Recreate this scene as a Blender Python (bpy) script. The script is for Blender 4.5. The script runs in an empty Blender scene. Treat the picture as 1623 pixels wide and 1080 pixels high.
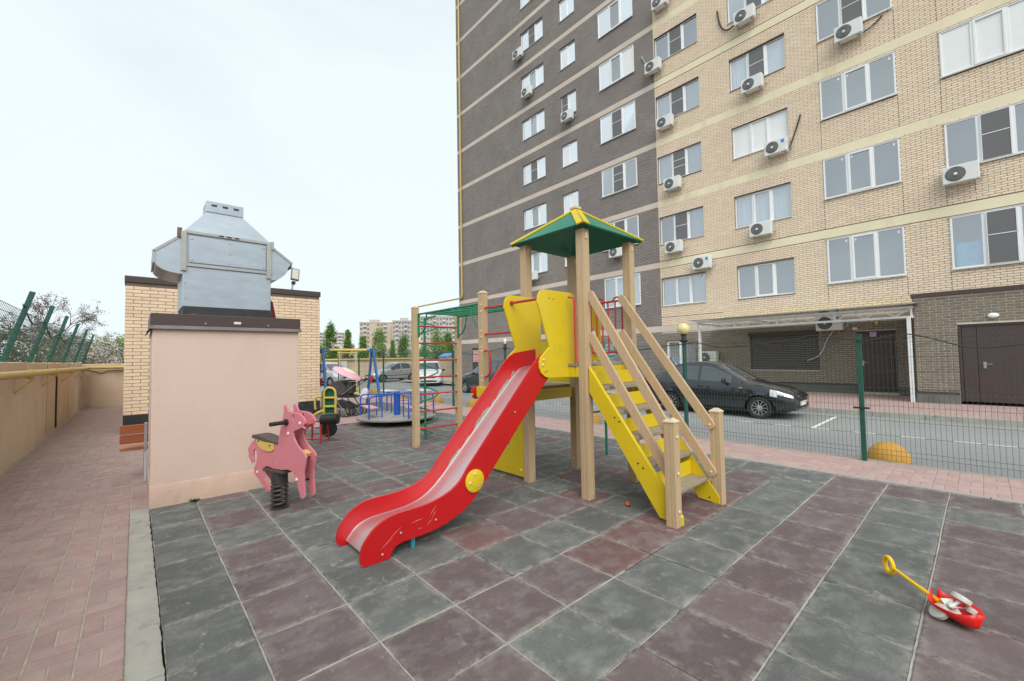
import bpy, math, random
import numpy as np
from mathutils import Vector, Matrix
from mathutils.geometry import tessellate_polygon
random.seed(7)
rnd = random.Random(11)
PI = math.pi
scene = bpy.context.scene
COL = scene.collection

# ------------------------------------------------------------------ camera
CAM_H, YAW, PITCH, ROLL = 1.70, 0.731, 0.0392, 0.0177
fw = Vector((math.sin(YAW)*math.cos(PITCH), math.cos(YAW)*math.cos(PITCH), math.sin(PITCH)))
rt0 = Vector((math.cos(YAW), -math.sin(YAW), 0)); dn0 = fw.cross(rt0)
rt = math.cos(ROLL)*rt0 + math.sin(ROLL)*dn0
dn = -math.sin(ROLL)*rt0 + math.cos(ROLL)*dn0
cd = bpy.data.cameras.new("camera"); cam = bpy.data.objects.new("camera", cd); COL.objects.link(cam)
cd.sensor_fit = 'HORIZONTAL'; cd.sensor_width = 36.0; cd.lens = 36.0*666.3/1623.0
cd.clip_start = 0.05; cd.clip_end = 3000
mw = Matrix.Identity(4)
for i in range(3):
    mw[i][0] = rt[i]; mw[i][1] = -dn[i]; mw[i][2] = -fw[i]
mw[2][3] = CAM_H
cam.matrix_world = mw
scene.camera = cam

# ------------------------------------------------------------------ sky and sun
SUN_EL, SUN_AZ = math.radians(44), math.radians(212)      # azimuth clockwise from +Y: behind the camera
w = bpy.data.worlds.new("World"); scene.world = w; w.use_nodes = True
nt = w.node_tree; nt.nodes.clear()
o = nt.nodes.new('ShaderNodeOutputWorld'); bg = nt.nodes.new('ShaderNodeBackground')
sky = nt.nodes.new('ShaderNodeTexSky'); sky.sky_type = 'NISHITA'; sky.sun_disc = False
sky.sun_elevation = SUN_EL; sky.sun_rotation = SUN_AZ; sky.dust_density = 1.0; sky.air_density = 1.0; sky.ozone_density = 1.6
tc = nt.nodes.new('ShaderNodeTexCoord'); mp = nt.nodes.new('ShaderNodeMapping'); mp.inputs['Scale'].default_value = (1.0, 1.0, 2.6)
n1 = nt.nodes.new('ShaderNodeTexNoise'); n1.inputs['Scale'].default_value = 1.3; n1.inputs['Detail'].default_value = 5; n1.inputs['Roughness'].default_value = .5
n1.inputs['Distortion'].default_value = .4
rp = nt.nodes.new('ShaderNodeValToRGB'); rp.color_ramp.elements[0].position = .22; rp.color_ramp.elements[1].position = .56
rp.color_ramp.elements[0].color = (.74, .74, .74, 1); rp.color_ramp.elements[1].color = (.96, .96, .96, 1)
mx = nt.nodes.new('ShaderNodeMix'); mx.data_type = 'RGBA'; mx.inputs['B'].default_value = (6.5, 7.2, 7.4, 1)
nt.links.new(tc.outputs['Generated'], mp.inputs['Vector']); nt.links.new(mp.outputs['Vector'], n1.inputs['Vector'])
nt.links.new(n1.outputs['Fac'], rp.inputs['Fac']); nt.links.new(rp.outputs['Color'], mx.inputs['Factor'])
nt.links.new(sky.outputs['Color'], mx.inputs['A']); nt.links.new(mx.outputs['Result'], bg.inputs['Color'])
bg.inputs['Strength'].default_value = 0.105
nt.links.new(bg.outputs['Background'], o.inputs['Surface'])
sd = bpy.data.lights.new("sun", 'SUN'); so = bpy.data.objects.new("sun", sd); COL.objects.link(so)
sd.energy = 2.0; sd.angle = math.radians(48); sd.color = (1.0, .965, .91)
to_sun = Vector((math.sin(SUN_AZ)*math.cos(SUN_EL), math.cos(SUN_AZ)*math.cos(SUN_EL), math.sin(SUN_EL)))
so.rotation_euler = to_sun.to_track_quat('Z', 'Y').to_euler(); so.location = (-6, -8, 14)
vs = scene.view_settings; vs.view_transform = 'Standard'; vs.look = 'None'; vs.exposure = 0.42; vs.gamma = 1.0; vs.use_curve_mapping = False
scene.cycles.max_bounces = 8; scene.cycles.transparent_max_bounces = 24

# ------------------------------------------------------------------ mesh helpers
def org(p):
    v = Vector((0, 0, 0))
    while p is not None:
        v += p.location; p = p.parent
    return v
class MB:
    def __init__(s): s.v = []; s.f = []
    def add(s, vs, fs):
        b = len(s.v); s.v += [tuple(x) for x in vs]; s.f += [tuple(b+i for i in f) for f in fs]; return s
    def box(s, x0, x1, y0, y1, z0, z1):
        return s.add([(x0,y0,z0),(x1,y0,z0),(x1,y1,z0),(x0,y1,z0),(x0,y0,z1),(x1,y0,z1),(x1,y1,z1),(x0,y1,z1)],
                     [(0,3,2,1),(4,5,6,7),(0,1,5,4),(1,2,6,5),(2,3,7,6),(3,0,4,7)])
    def cbox(s, c, d, R=None):
        pts = [Vector((a*d[0]/2, b*d[1]/2, e*d[2]/2)) for e in (-1,1) for a,b in ((-1,-1),(1,-1),(1,1),(-1,1))]
        if R is not None: pts = [R @ p for p in pts]
        c = Vector(c)
        return s.add([c+p for p in pts], [(0,3,2,1),(4,5,6,7),(0,1,5,4),(1,2,6,5),(2,3,7,6),(3,0,4,7)])
    def bar(s, p0, p1, wd, ht, up=(0,0,1)):
        p0 = Vector(p0); p1 = Vector(p1); d = (p1-p0); L = d.length; d.normalize()
        u = Vector(up); a = d.cross(u)
        if a.length < 1e-4: a = d.cross(Vector((1,0,0)))
        a.normalize(); b = a.cross(d)
        R = Matrix((a, d, b)).transposed()
        return s.cbox((p0+p1)/2, (wd, L, ht), R)
    def cyl(s, p0, p1, r0, r1=None, seg=10, cap=True):
        p0 = Vector(p0); p1 = Vector(p1); r1 = r0 if r1 is None else r1
        d = (p1-p0).normalized(); a = d.orthogonal().normalized(); b = d.cross(a)
        vs = []
        for p, r in ((p0,r0),(p1,r1)):
            for k in range(seg):
                t = 2*PI*k/seg; vs.append(p + r*(math.cos(t)*a + math.sin(t)*b))
        fs = [(k, (k+1)%seg, seg+(k+1)%seg, seg+k) for k in range(seg)]
        if cap: fs += [tuple(range(seg-1,-1,-1)), tuple(range(seg, 2*seg))]
        return s.add(vs, fs)
    def tube(s, pts, r, seg=8, closed=False, cap=True):
        pts = [Vector(p) for p in pts]; n = len(pts); vs = []; prev = None
        for i, p in enumerate(pts):
            a0 = pts[(i-1) % n] if (closed or i > 0) else p
            a1 = pts[(i+1) % n] if (closed or i < n-1) else p
            d = (a1-a0).normalized()
            if prev is None: x = d.orthogonal().normalized()
            else:
                x = prev - d*prev.dot(d)
                x = x.normalized() if x.length > 1e-6 else d.orthogonal().normalized()
            prev = x; y = d.cross(x)
            rr = r[i] if isinstance(r, (list, tuple)) else r
            for k in range(seg):
                t = 2*PI*k/seg; vs.append(p + rr*(math.cos(t)*x + math.sin(t)*y))
        fs = []
        for i in range(n if closed else n-1):
            j = (i+1) % n
            for k in range(seg): fs.append((i*seg+k, i*seg+(k+1)%seg, j*seg+(k+1)%seg, j*seg+k))
        if cap and not closed: fs += [tuple(range(seg-1,-1,-1)), tuple((n-1)*seg+k for k in range(seg))]
        return s.add(vs, fs)
    def prism(s, poly, fn, w0, w1, holes=()):
        loops = [list(poly)] + [list(h) for h in holes]
        flat = [p for l in loops for p in l]; n = len(flat)
        tris = tessellate_polygon([[Vector((p[0], p[1], 0)) for p in l] for l in loops])
        vs = [fn(p[0], p[1], w0) for p in flat] + [fn(p[0], p[1], w1) for p in flat]
        fs = [tuple(t) for t in tris] + [tuple(n+i for i in reversed(t)) for t in tris]
        k = 0
        for l in loops:
            m = len(l)
            for i in range(m): fs.append((k+i, k+(i+1)%m, n+k+(i+1)%m, n+k+i))
            k += m
        return s.add(vs, fs)
    def lathe(s, prof, c, seg=24, R=None, cap=True):
        c = Vector(c); vs = []
        for r, z in prof:
            for k in range(seg):
                t = 2*PI*k/seg; p = Vector((r*math.cos(t), r*math.sin(t), z))
                if R is not None: p = R @ p
                vs.append(c+p)
        fs = []
        for i in range(len(prof)-1):
            for k in range(seg): fs.append((i*seg+k, i*seg+(k+1)%seg, (i+1)*seg+(k+1)%seg, (i+1)*seg+k))
        if cap and prof[0][0] > 1e-6: fs.append(tuple(range(seg-1,-1,-1)))
        if cap and prof[-1][0] > 1e-6: fs.append(tuple((len(prof)-1)*seg+k for k in range(seg)))
        return s.add(vs, fs)
    def ball(s, c, r, seg=16, rings=10, sc=(1,1,1), R=None, lo=-PI/2):
        prof = [(max(1e-5, math.cos(lo+(PI/2-lo)*i/rings)), math.sin(lo+(PI/2-lo)*i/rings)) for i in range(rings+1)]
        S = Matrix.Diagonal(Vector((r*sc[0], r*sc[1], r*sc[2])))
        S = (R @ S) if R is not None else S
        return s.lathe(prof, c, seg, S)
    def bolt(s, c, n, r=.014, h=.012):
        n = Vector(n).normalized(); q = n.to_track_quat('Z', 'Y').to_matrix()
        return s.lathe([(r, 0), (r, h*.4), (r*.7, h*.85), (1e-5, h)], c, 8, q)
    def build(s, name, mat, parent=None, smooth=False, bevel=0, segs=2, ang=40):
        me = bpy.data.meshes.new(name); off = org(parent)
        me.from_pydata([(v[0]-off.x, v[1]-off.y, v[2]-off.z) for v in s.v], [], s.f); me.update()
        me.materials.append(mat)
        ob = bpy.data.objects.new(name, me); COL.objects.link(ob)
        if parent is not None: ob.parent = parent
        import bmesh
        bm = bmesh.new(); bm.from_mesh(me); bmesh.ops.recalc_face_normals(bm, faces=bm.faces[:]); bm.to_mesh(me); bm.free()
        if smooth:
            me.polygons.foreach_set('use_smooth', [True]*len(me.polygons)); me.set_sharp_from_angle(angle=math.radians(ang))
        if bevel:
            m = ob.modifiers.new('edge', 'BEVEL'); m.width = bevel; m.segments = segs; m.limit_method = 'ANGLE'; m.angle_limit = math.radians(40)
        return ob
def raw(name, verts, faces, mat, parent=None, kind=None):
    me = bpy.data.meshes.new(name); me.from_pydata(verts, [], faces); me.update(); me.materials.append(mat)
    ob = bpy.data.objects.new(name, me); COL.objects.link(ob)
    if parent is not None: ob.parent = parent; ob.location = -org(parent)
    if kind: ob['kind'] = kind
    return ob
def tag(o, label, cat, group=None):
    o['label'] = label; o['category'] = cat
    if group: o['group'] = group
    return o
def thing(name, label, cat, loc=(0,0,0), rz=0, group=None):
    o = bpy.data.objects.new(name, None); COL.objects.link(o); o.empty_display_size = .1
    o.location = loc; o.rotation_euler = (0, 0, rz)
    return tag(o, label, cat, group)
def struct(o): o['kind'] = 'structure'; return o
def copy_tree(o, parent=None):
    c = o.copy(); COL.objects.link(c); c.parent = parent
    for ch in o.children:
        copy_tree(ch, c)
    return c
def XZ(u, v, w): return (u, w, v)     # polygon in x,z extruded along y
def YZ(u, v, w): return (w, u, v)
def XY(u, v, w): return (u, v, w)
def arc(cx, cy, r, a0, a1, n=8): return [(cx+r*math.cos(math.radians(a0+(a1-a0)*i/n)), cy+r*math.sin(math.radians(a0+(a1-a0)*i/n))) for i in range(n+1)]
def spline(P, n=6):
    P = [Vector(p) for p in P]; out = []
    for i in range(len(P)-1):
        a = P[max(i-1,0)]; b = P[i]; c = P[i+1]; d = P[min(i+2,len(P)-1)]
        for k in range(n):
            t = k/n
            out.append(.5*((2*b)+(c-a)*t+(2*a-5*b+4*c-d)*t*t+(3*b-a-3*c+d)*t**3))
    out.append(P[-1]); return out

# ------------------------------------------------------------------ materials
def mat(name, col, rough=.6, metal=0, var=.12, scale=5, bump=0, bscale=50, stretch=(1,1,1), rot=(0,0,0), isl=0, dirt=None, spec=.5, coat=0, speck=0, edge=0):
    m = bpy.data.materials.new(name); m.use_nodes = True; t = m.node_tree; N = t.nodes; L = t.links
    b = N['Principled BSDF']; b.inputs['Roughness'].default_value = rough; b.inputs['Metallic'].default_value = metal
    b.inputs['Specular IOR Level'].default_value = spec; b.inputs['Coat Weight'].default_value = coat
    tc = N.new('ShaderNodeTexCoord'); oi = N.new('ShaderNodeObjectInfo')
    mul = N.new('ShaderNodeVectorMath'); mul.operation = 'MULTIPLY_ADD'
    cx = N.new('ShaderNodeCombineXYZ')
    for i in range(3): L.new(oi.outputs['Random'], cx.inputs[i])
    mul.inputs[1].default_value = (37, 53, 71); L.new(cx.outputs[0], mul.inputs[0]); L.new(tc.outputs['Object'], mul.inputs[2])
    mp = N.new('ShaderNodeMapping'); mp.inputs['Scale'].default_value = stretch; mp.inputs['Rotation'].default_value = rot
    L.new(mul.outputs[0], mp.inputs['Vector'])
    n = N.new('ShaderNodeTexNoise'); n.inputs['Scale'].default_value = scale; n.inputs['Detail'].default_value = 6; n.inputs['Roughness'].default_value = .62
    L.new(mp.outputs[0], n.inputs['Vector'])
    r = N.new('ShaderNodeMapRange'); r.inputs['From Min'].default_value = .25; r.inputs['From Max'].default_value = .75
    r.inputs['To Min'].default_value = 1-var; r.inputs['To Max'].default_value = 1+var; L.new(n.outputs['Fac'], r.inputs['Value'])
    fac = r.outputs[0]
    if isl:
        g = N.new('ShaderNodeNewGeometry'); a = N.new('ShaderNodeMath'); a.operation = 'ADD'; L.new(g.outputs['Random Per Island'], a.inputs[0]); L.new(oi.outputs['Random'], a.inputs[1])
        fr = N.new('ShaderNodeMath'); fr.operation = 'FRACT'; L.new(a.outputs[0], fr.inputs[0])
        r2 = N.new('ShaderNodeMapRange'); r2.inputs['To Min'].default_value = 1-isl; r2.inputs['To Max'].default_value = 1+isl; L.new(fr.outputs[0], r2.inputs['Value'])
        ml = N.new('ShaderNodeMath'); ml.operation = 'MULTIPLY'; L.new(fac, ml.inputs[0]); L.new(r2.outputs[0], ml.inputs[1]); fac = ml.outputs[0]
    vm = N.new('ShaderNodeVectorMath'); vm.operation = 'SCALE'; vm.inputs[0].default_value = col[:3]; L.new(fac, vm.inputs['Scale'])
    out = vm.outputs[0]
    if speck:
        ns = N.new('ShaderNodeTexNoise'); ns.inputs['Scale'].default_value = 170; ns.inputs['Detail'].default_value = 3; ns.inputs['Roughness'].default_value = .8; L.new(mul.outputs[0], ns.inputs['Vector'])
        rs = N.new('ShaderNodeMapRange'); rs.inputs['From Min'].default_value = .3; rs.inputs['From Max'].default_value = .7; rs.inputs['To Min'].default_value = 1-speck; rs.inputs['To Max'].default_value = 1+speck; L.new(ns.outputs['Fac'], rs.inputs['Value'])
        v2 = N.new('ShaderNodeVectorMath'); v2.operation = 'SCALE'; L.new(out, v2.inputs[0]); L.new(rs.outputs[0], v2.inputs['Scale']); out = v2.outputs[0]
    for dd in ([dirt] if dirt and not isinstance(dirt, list) else (dirt or [])):
        dcol, lo, hi, ds, dst = dd
        mp2 = N.new('ShaderNodeMapping'); mp2.inputs['Scale'].default_value = dst; mp2.inputs['Location'].default_value = (3.1*ds, 1.7, 5.3); L.new(mul.outputs[0], mp2.inputs['Vector'])
        nd = N.new('ShaderNodeTexNoise'); nd.inputs['Scale'].default_value = ds; nd.inputs['Detail'].default_value = 8; nd.inputs['Roughness'].default_value = .68; L.new(mp2.outputs[0], nd.inputs['Vector'])
        rr = N.new('ShaderNodeMapRange'); rr.inputs['From Min'].default_value = lo; rr.inputs['From Max'].default_value = hi; L.new(nd.outputs['Fac'], rr.inputs['Value'])
        mx = N.new('ShaderNodeMix'); mx.data_type = 'RGBA'; L.new(rr.outputs[0], mx.inputs['Factor']); L.new(out, mx.inputs['A']); mx.inputs['B'].default_value = (*dcol[:3], 1)
        out = mx.outputs['Result']
    if edge:          # sand trodden in along the edges of a tile
        sx = N.new('ShaderNodeSeparateXYZ'); L.new(tc.outputs['Object'], sx.inputs[0])
        ab = []
        for ax_ in 'XY':
            q = N.new('ShaderNodeMath'); q.operation = 'ABSOLUTE'; L.new(sx.outputs[ax_], q.inputs[0]); ab.append(q)
        mxx = N.new('ShaderNodeMath'); mxx.operation = 'MAXIMUM'; L.new(ab[0].outputs[0], mxx.inputs[0]); L.new(ab[1].outputs[0], mxx.inputs[1])
        re = N.new('ShaderNodeMapRange'); re.inputs['From Min'].default_value = edge*.80; re.inputs['From Max'].default_value = edge*1.02; L.new(mxx.outputs[0], re.inputs['Value'])
        ne = N.new('ShaderNodeTexNoise'); ne.inputs['Scale'].default_value = 9; ne.inputs['Detail'].default_value = 8; ne.inputs['Roughness'].default_value = .75; L.new(mul.outputs[0], ne.inputs['Vector'])
        rn = N.new('ShaderNodeMapRange'); rn.inputs['From Min'].default_value = .44; rn.inputs['From Max'].default_value = .74; L.new(ne.outputs['Fac'], rn.inputs['Value'])
        pm = N.new('ShaderNodeMath'); pm.operation = 'MULTIPLY'; L.new(re.outputs[0], pm.inputs[0]); L.new(rn.outputs[0], pm.inputs[1])
        me_ = N.new('ShaderNodeMix'); me_.data_type = 'RGBA'; L.new(pm.outputs[0], me_.inputs['Factor']); L.new(out, me_.inputs['A']); me_.inputs['B'].default_value = (.43,.41,.36,1); out = me_.outputs['Result']
    L.new(out, b.inputs['Base Color'])
    if bump:
        nb = N.new('ShaderNodeTexNoise'); nb.inputs['Scale'].default_value = bscale; nb.inputs['Detail'].default_value = 4; L.new(mp.outputs[0], nb.inputs['Vector'])
        bp = N.new('ShaderNodeBump'); bp.inputs['Strength'].default_value = bump; bp.inputs['Distance'].default_value = .01
        L.new(nb.outputs['Fac'], bp.inputs['Height']); L.new(bp.outputs[0], b.inputs['Normal'])
    return m
def glass_mat(name, tint, base, refl):
    m = bpy.data.materials.new(name); m.use_nodes = True; t = m.node_tree; N = t.nodes; L = t.links; N.clear()
    o = N.new('ShaderNodeOutputMaterial'); g = N.new('ShaderNodeBsdfGlossy'); g.inputs['Roughness'].default_value = .015
    g.inputs['Color'].default_value = (.95, .97, 1, 1)
    tr = N.new('ShaderNodeBsdfTransparent'); tr.inputs['Color'].default_value = (*tint, 1)
    lw = N.new('ShaderNodeFresnel'); lw.inputs['IOR'].default_value = 1.5
    r = N.new('ShaderNodeMapRange'); r.inputs['To Min'].default_value = base; r.inputs['To Max'].default_value = refl; L.new(lw.outputs[0], r.inputs['Value'])
    tc = N.new('ShaderNodeTexCoord'); nz = N.new('ShaderNodeTexNoise'); nz.inputs['Scale'].default_value = 1.2; L.new(tc.outputs['Object'], nz.inputs['Vector'])
    bp = N.new('ShaderNodeBump'); bp.inputs['Strength'].default_value = .03; bp.inputs['Distance'].default_value = .05; L.new(nz.outputs['Fac'], bp.inputs['Height']); L.new(bp.outputs[0], g.inputs['Normal'])
    mx = N.new('ShaderNodeMixShader'); L.new(r.outputs[0], mx.inputs[0]); L.new(tr.outputs[0], mx.inputs[1]); L.new(g.outputs[0], mx.inputs[2]); L.new(mx.outputs[0], o.inputs['Surface'])
    return m
def brick_mat(name, c1, c2, cm, bw, bh, joint, axis='Y', rough=.85):
    m = bpy.data.materials.new(name); m.use_nodes = True; t = m.node_tree; N = t.nodes; L = t.links
    b = N['Principled BSDF']; b.inputs['Roughness'].default_value = rough
    tc = N.new('ShaderNodeTexCoord'); sp = N.new('ShaderNodeSeparateXYZ'); cb = N.new('ShaderNodeCombineXYZ')
    L.new(tc.outputs['Object'], sp.inputs[0]); L.new(sp.outputs[axis], cb.inputs[0]); L.new(sp.outputs['Z'], cb.inputs[1])
    br = N.new('ShaderNodeTexBrick'); br.inputs['Scale'].default_value = 1; br.inputs['Brick Width'].default_value = bw; br.inputs['Row Height'].default_value = bh
    br.inputs['Mortar Size'].default_value = joint; br.inputs['Color1'].default_value = (*c1, 1); br.inputs['Color2'].default_value = (*c2, 1); br.inputs['Mortar'].default_value = (*cm, 1)
    L.new(cb.outputs[0], br.inputs['Vector'])
    nz = N.new('ShaderNodeTexNoise'); nz.inputs['Scale'].default_value = .6; nz.inputs['Detail'].default_value = 6; L.new(tc.outputs['Object'], nz.inputs['Vector'])
    r = N.new('ShaderNodeMapRange'); r.inputs['From Min'].default_value = .3; r.inputs['From Max'].default_value = .7; r.inputs['To Min'].default_value = .9; r.inputs['To Max'].default_value = 1.1; L.new(nz.outputs['Fac'], r.inputs['Value'])
    vm = N.new('ShaderNodeVectorMath'); vm.operation = 'SCALE'; L.new(br.outputs['Color'], vm.inputs[0]); L.new(r.outputs[0], vm.inputs['Scale']); L.new(vm.outputs[0], b.inputs['Base Color'])
    bp = N.new('ShaderNodeBump'); bp.inputs['Strength'].default_value = .5; bp.inputs['Distance'].default_value = .01; bp.invert = True; L.new(br.outputs['Fac'], bp.inputs['Height']); L.new(bp.outputs[0], b.inputs['Normal'])
    return m
one = (1,1,1)
M = {}
dust = ((.30,.30,.275), .52, .78, 5.0, one)
M['tile_grey'] = mat('tile_grey', (.118,.123,.117), .9, var=.16, scale=3, bump=.55, bscale=260, isl=.12, edge=.27, speck=.35, dirt=[((.25,.25,.235), .46, .80, 4.5, (1,1.3,1)), ((.42,.42,.38), .60, .84, 11, (1.5,.8,1))])
M['tile_grey_far'] = mat('tile_grey_far', (.118,.123,.117), .9, var=.16, scale=3, bump=.55, bscale=260, isl=.12, speck=.35, dirt=[((.25,.25,.235), .46, .80, 4.5, (1,1.3,1)), ((.42,.42,.38), .60, .84, 11, (1.5,.8,1))])
M['tile_red'] = mat('tile_red', (.140,.104,.106), .9, var=.16, scale=3, bump=.55, bscale=260, isl=.14, edge=.27, speck=.32, dirt=[((.235,.215,.21), .46, .80, 4.5, (1,1.3,1)), ((.40,.38,.36), .60, .84, 11, (1.5,.8,1))])
M['tile_red_far'] = mat('tile_red_far', (.140,.104,.106), .9, var=.16, scale=3, bump=.55, bscale=260, isl=.14, speck=.32, dirt=[((.235,.215,.21), .46, .80, 4.5, (1,1.3,1)), ((.40,.38,.36), .60, .84, 11, (1.5,.8,1))])
M['tile_brick'] = mat('tile_brick', (.168,.092,.088), .9, var=.16, scale=3, bump=.55, bscale=260, isl=.14, edge=.27, speck=.32, dirt=[((.235,.215,.21), .46, .80, 4.5, (1,1.3,1)), ((.40,.38,.36), .60, .84, 11, (1.5,.8,1))])
M['joint_sand'] = mat('joint_sand', (.33,.315,.28), .95, var=.35, scale=2.5, bump=.4, dirt=((.05,.05,.05), .48, .58, 1.3, one))
M['paver'] = mat('paver', (.375,.262,.240), .9, var=.14, scale=9, bump=.35, bscale=220, isl=.10, speck=.12, dirt=((.36,.33,.29), .52, .8, 2.4, one))
M['paver_light'] = mat('paver_light', (.44,.30,.28), .9, var=.12, scale=9, bump=.3, bscale=220, isl=.08, dirt=((.42,.38,.34), .52, .8, 2.4, one))
M['paver_joint'] = mat('paver_joint', (.40,.36,.29), .95, var=.25, scale=12, bump=.4)
M['kerb'] = mat('kerb', (.36,.35,.31), .95, var=.16, scale=4, bump=.5, bscale=120, dirt=((.22,.20,.16), .55, .75, 6, one))
M['asphalt'] = mat('asphalt', (.27,.275,.275), .9, var=.08, scale=.7, bump=.4, bscale=300, dirt=((.33,.33,.32), .48, .75, .35, (1,.15,1)))
M['road_paint'] = mat('road_paint', (.72,.72,.70), .8, var=.12, scale=14, dirt=((.2,.2,.2), .60, .8, 18, one))
M['terrain'] = mat('terrain', (.12,.11,.08), .95, var=.3, scale=.2)
# ================================================================== the ground
def sheet(name, x0, x1, y0, y1, z, mt):
    o = MB().add([(x0,y0,z),(x1,y0,z),(x1,y1,z),(x0,y1,z)], [(0,1,2,3)]).build(name, mt); return struct(o)
terrain = sheet('terrain', -900, 1200, -700, 1600, -.12, M['terrain'])
road = sheet('road', 8.6, 14.6, -14, 19, -.05, M['asphalt'])
lot = sheet('parking_lot', 4.2, 30, 19.0, 35.2, -.046, M['asphalt'])
def kerbline(name, pts, wdt, z0, z1, step, axis, lab=None):
    """kerb stones set end to end, each a part of one kerb"""
    root = bpy.data.objects.new(name, None); COL.objects.link(root); root.location = (pts[0], pts[1], 0); struct(root)
    n = int(abs(pts[2])/step)
    for i in range(n):
        a, b = i*step+.004, (i+1)*step-.004
        m = MB()
        dz = rnd.uniform(-.003,.003)
        if axis == 'Y': m.box(pts[0], pts[0]+wdt, pts[1]+a, pts[1]+b, z0, z1+dz)
        else: m.box(pts[0]+a, pts[0]+b, pts[1], pts[1]+wdt, z0, z1+dz)
        m.build('kerb_stone', M['kerb'], root, bevel=.006)
    return root
kerbline('road_kerb', (14.6, -6, 26), .15, -.12, .09, 1.0, 'Y')
kerbline('playground_kerb', (7.235, -5, 20.5), .085, -.1, .006, 1.0, 'Y')
kerbline('fence_kerb', (8.50, -5, 30), .10, -.1, .004, 1.0, 'Y')
# raised concrete edging between the path and the rubber tiles
root = bpy.data.objects.new('concrete_edging', None); COL.objects.link(root); root.location = (0, 2, 0); struct(root)
for (a, b) in ((1.0, 3.02), (3.02, 4.35), (4.35, 5.5), (5.5, 6.54)):
    m = MB(); n = 26
    vs = []; fs = []
    for i in range(n+1):
        y = a+.003+(b-a-.006)*i/n
        j = rnd.uniform(-.004, .004); k = rnd.uniform(-.005, .005)
        vs += [(-.02,y,-.1), (-.02,y,.018), (-.012,y,.024), (.115+j,y,.022), (.140+k,y,.012), (.146+k,y,-.1)]
    for i in range(n):
        for q in range(5): fs.append((i*6+q, i*6+q+1, i*6+6+q+1, i*6+6+q))
    fs += [(0,1,2,3,4,5), tuple(n*6+q for q in (5,4,3,2,1,0))]
    m.add(vs, fs).build('edging_block', M['kerb'], root, smooth=True)
# white markings
MARKS = [(11.55,11.62,y,y+.34) for y in (-1.55,-1.0,-.33,.05,.45,.8,1.55,2.3,3.1)]
MARKS = [(11.55, 11.62, y, y+.36) for y in (-1.1,-.35,.06,.80,1.55,2.33,3.08,3.9,4.7,5.5,6.3,7.1,7.9,8.7,9.5,10.3,11.1,11.9)]
pk = [(11.63, 14.0, 2.62, 2.70), (11.63, 14.2, 8.3, 8.38), (11.63, 14.2, 13.2, 13.28)]
big = [(10.1,10.9,21.6,23.0),(11.2,12.3,20.2,21.6),(10.9,12.2,17.6,18.4),(9.3,10.2,25.5,27.2)]
for (x0,x1,y0,y1) in MARKS+pk+big:
    z = -.045 if y1 < 19 else -.041
    o = MB().add([(x0,y0,z),(x1,y0,z),(x1,y1,z),(x0,y1,z)], [(0,1,2,3)]).build('road_marking', M['road_paint'], road if y1 < 19 else lot)
# rubber tiles ------------------------------------------------------
TX = [.152] + [.578+.546*k for k in range(12)] + [7.228]
TY = [.32+.5435*k for k in range(-4, 21)]           # -1.85 .. 11.2
sub = sheet('rubber_flooring', .15, 7.235, -1.9, 11.42, -.007, M['joint_sand'])
sub2 = sheet('rubber_flooring_swings', 3.4, 8.3, 12.75, 16.2, -.012, M['joint_sand'])
def is_red(i, j):
    J = j-4                                   # row 0 starts at y=.32
    if i == 0: return False
    if J == -1: return i != 11
    if J == -2: return i % 2 == 0
    if J == 0: return i >= 12
    if J == 1: return True
    if J == 2: return i < 3
    if J == 3: return i < 12
    if i == 1: return J in (4,5,6,7,9,11,13)
    if i == 2: return J in (9,12,14)
    if J == 4: return i == 3
    if J == 5: return i in (4,5,6,7,9,11)
    if J == 6: return i in (3,5,8,9,12)
    if J == 7: return i in (4,6,7,10)
    return rnd.random() < .42
def tile_mesh(name, dx, dy, mt):
    g = .0042+rnd.uniform(0,.0012); b = .009; h = .0; d = -.02
    x, y = dx/2-g, dy/2-g
    vs = [(-x,-y,d),(x,-y,d),(x,y,d),(-x,y,d),(-x,-y,h-.005),(x,-y,h-.005),(x,y,h-.005),(-x,y,h-.005),(-x+b,-y+b,h),(x-b,-y+b,h),(x-b,y-b,h),(-x+b,y-b,h)]
    fs = [(0,1,5,4),(1,2,6,5),(2,3,7,6),(3,0,4,7),(4,5,9,8),(5,6,10,9),(6,7,11,10),(7,4,8,11),(8,9,10,11)]
    me = bpy.data.meshes.new(name); me.from_pydata(vs, [], fs); me.materials.append(mt); return me
tm = {}
def tile_at(parent, x0, x1, y0, y1, red):
    for (sx_, sy_) in ((4.03,3.2),(3.6,2.2),(4.1,2.2),(4.7,2.25),(5.1,2.25),(4.5,3.2),(2.4,3.2),(3.0,2.2)):
        if x0 < sx_ < x1 and y0 < sy_ < y1 and red: red = 2
    k = (round(x1-x0,3), round(y1-y0,3), red)
    if k not in tm: tm[k] = tile_mesh('rubber_tile', x1-x0, y1-y0, M[('tile_grey','tile_red','tile_brick')[int(red)]])
    o = bpy.data.objects.new('rubber_tile', tm[k]); COL.objects.link(o); o.parent = parent
    o.location = ((x0+x1)/2+rnd.uniform(-.002,.002), (y0+y1)/2+rnd.uniform(-.002,.002), rnd.uniform(-.0025,.0025))
    o.rotation_euler = (rnd.uniform(-.003,.003), rnd.uniform(-.003,.003), rnd.uniform(-.004,.004))
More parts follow.
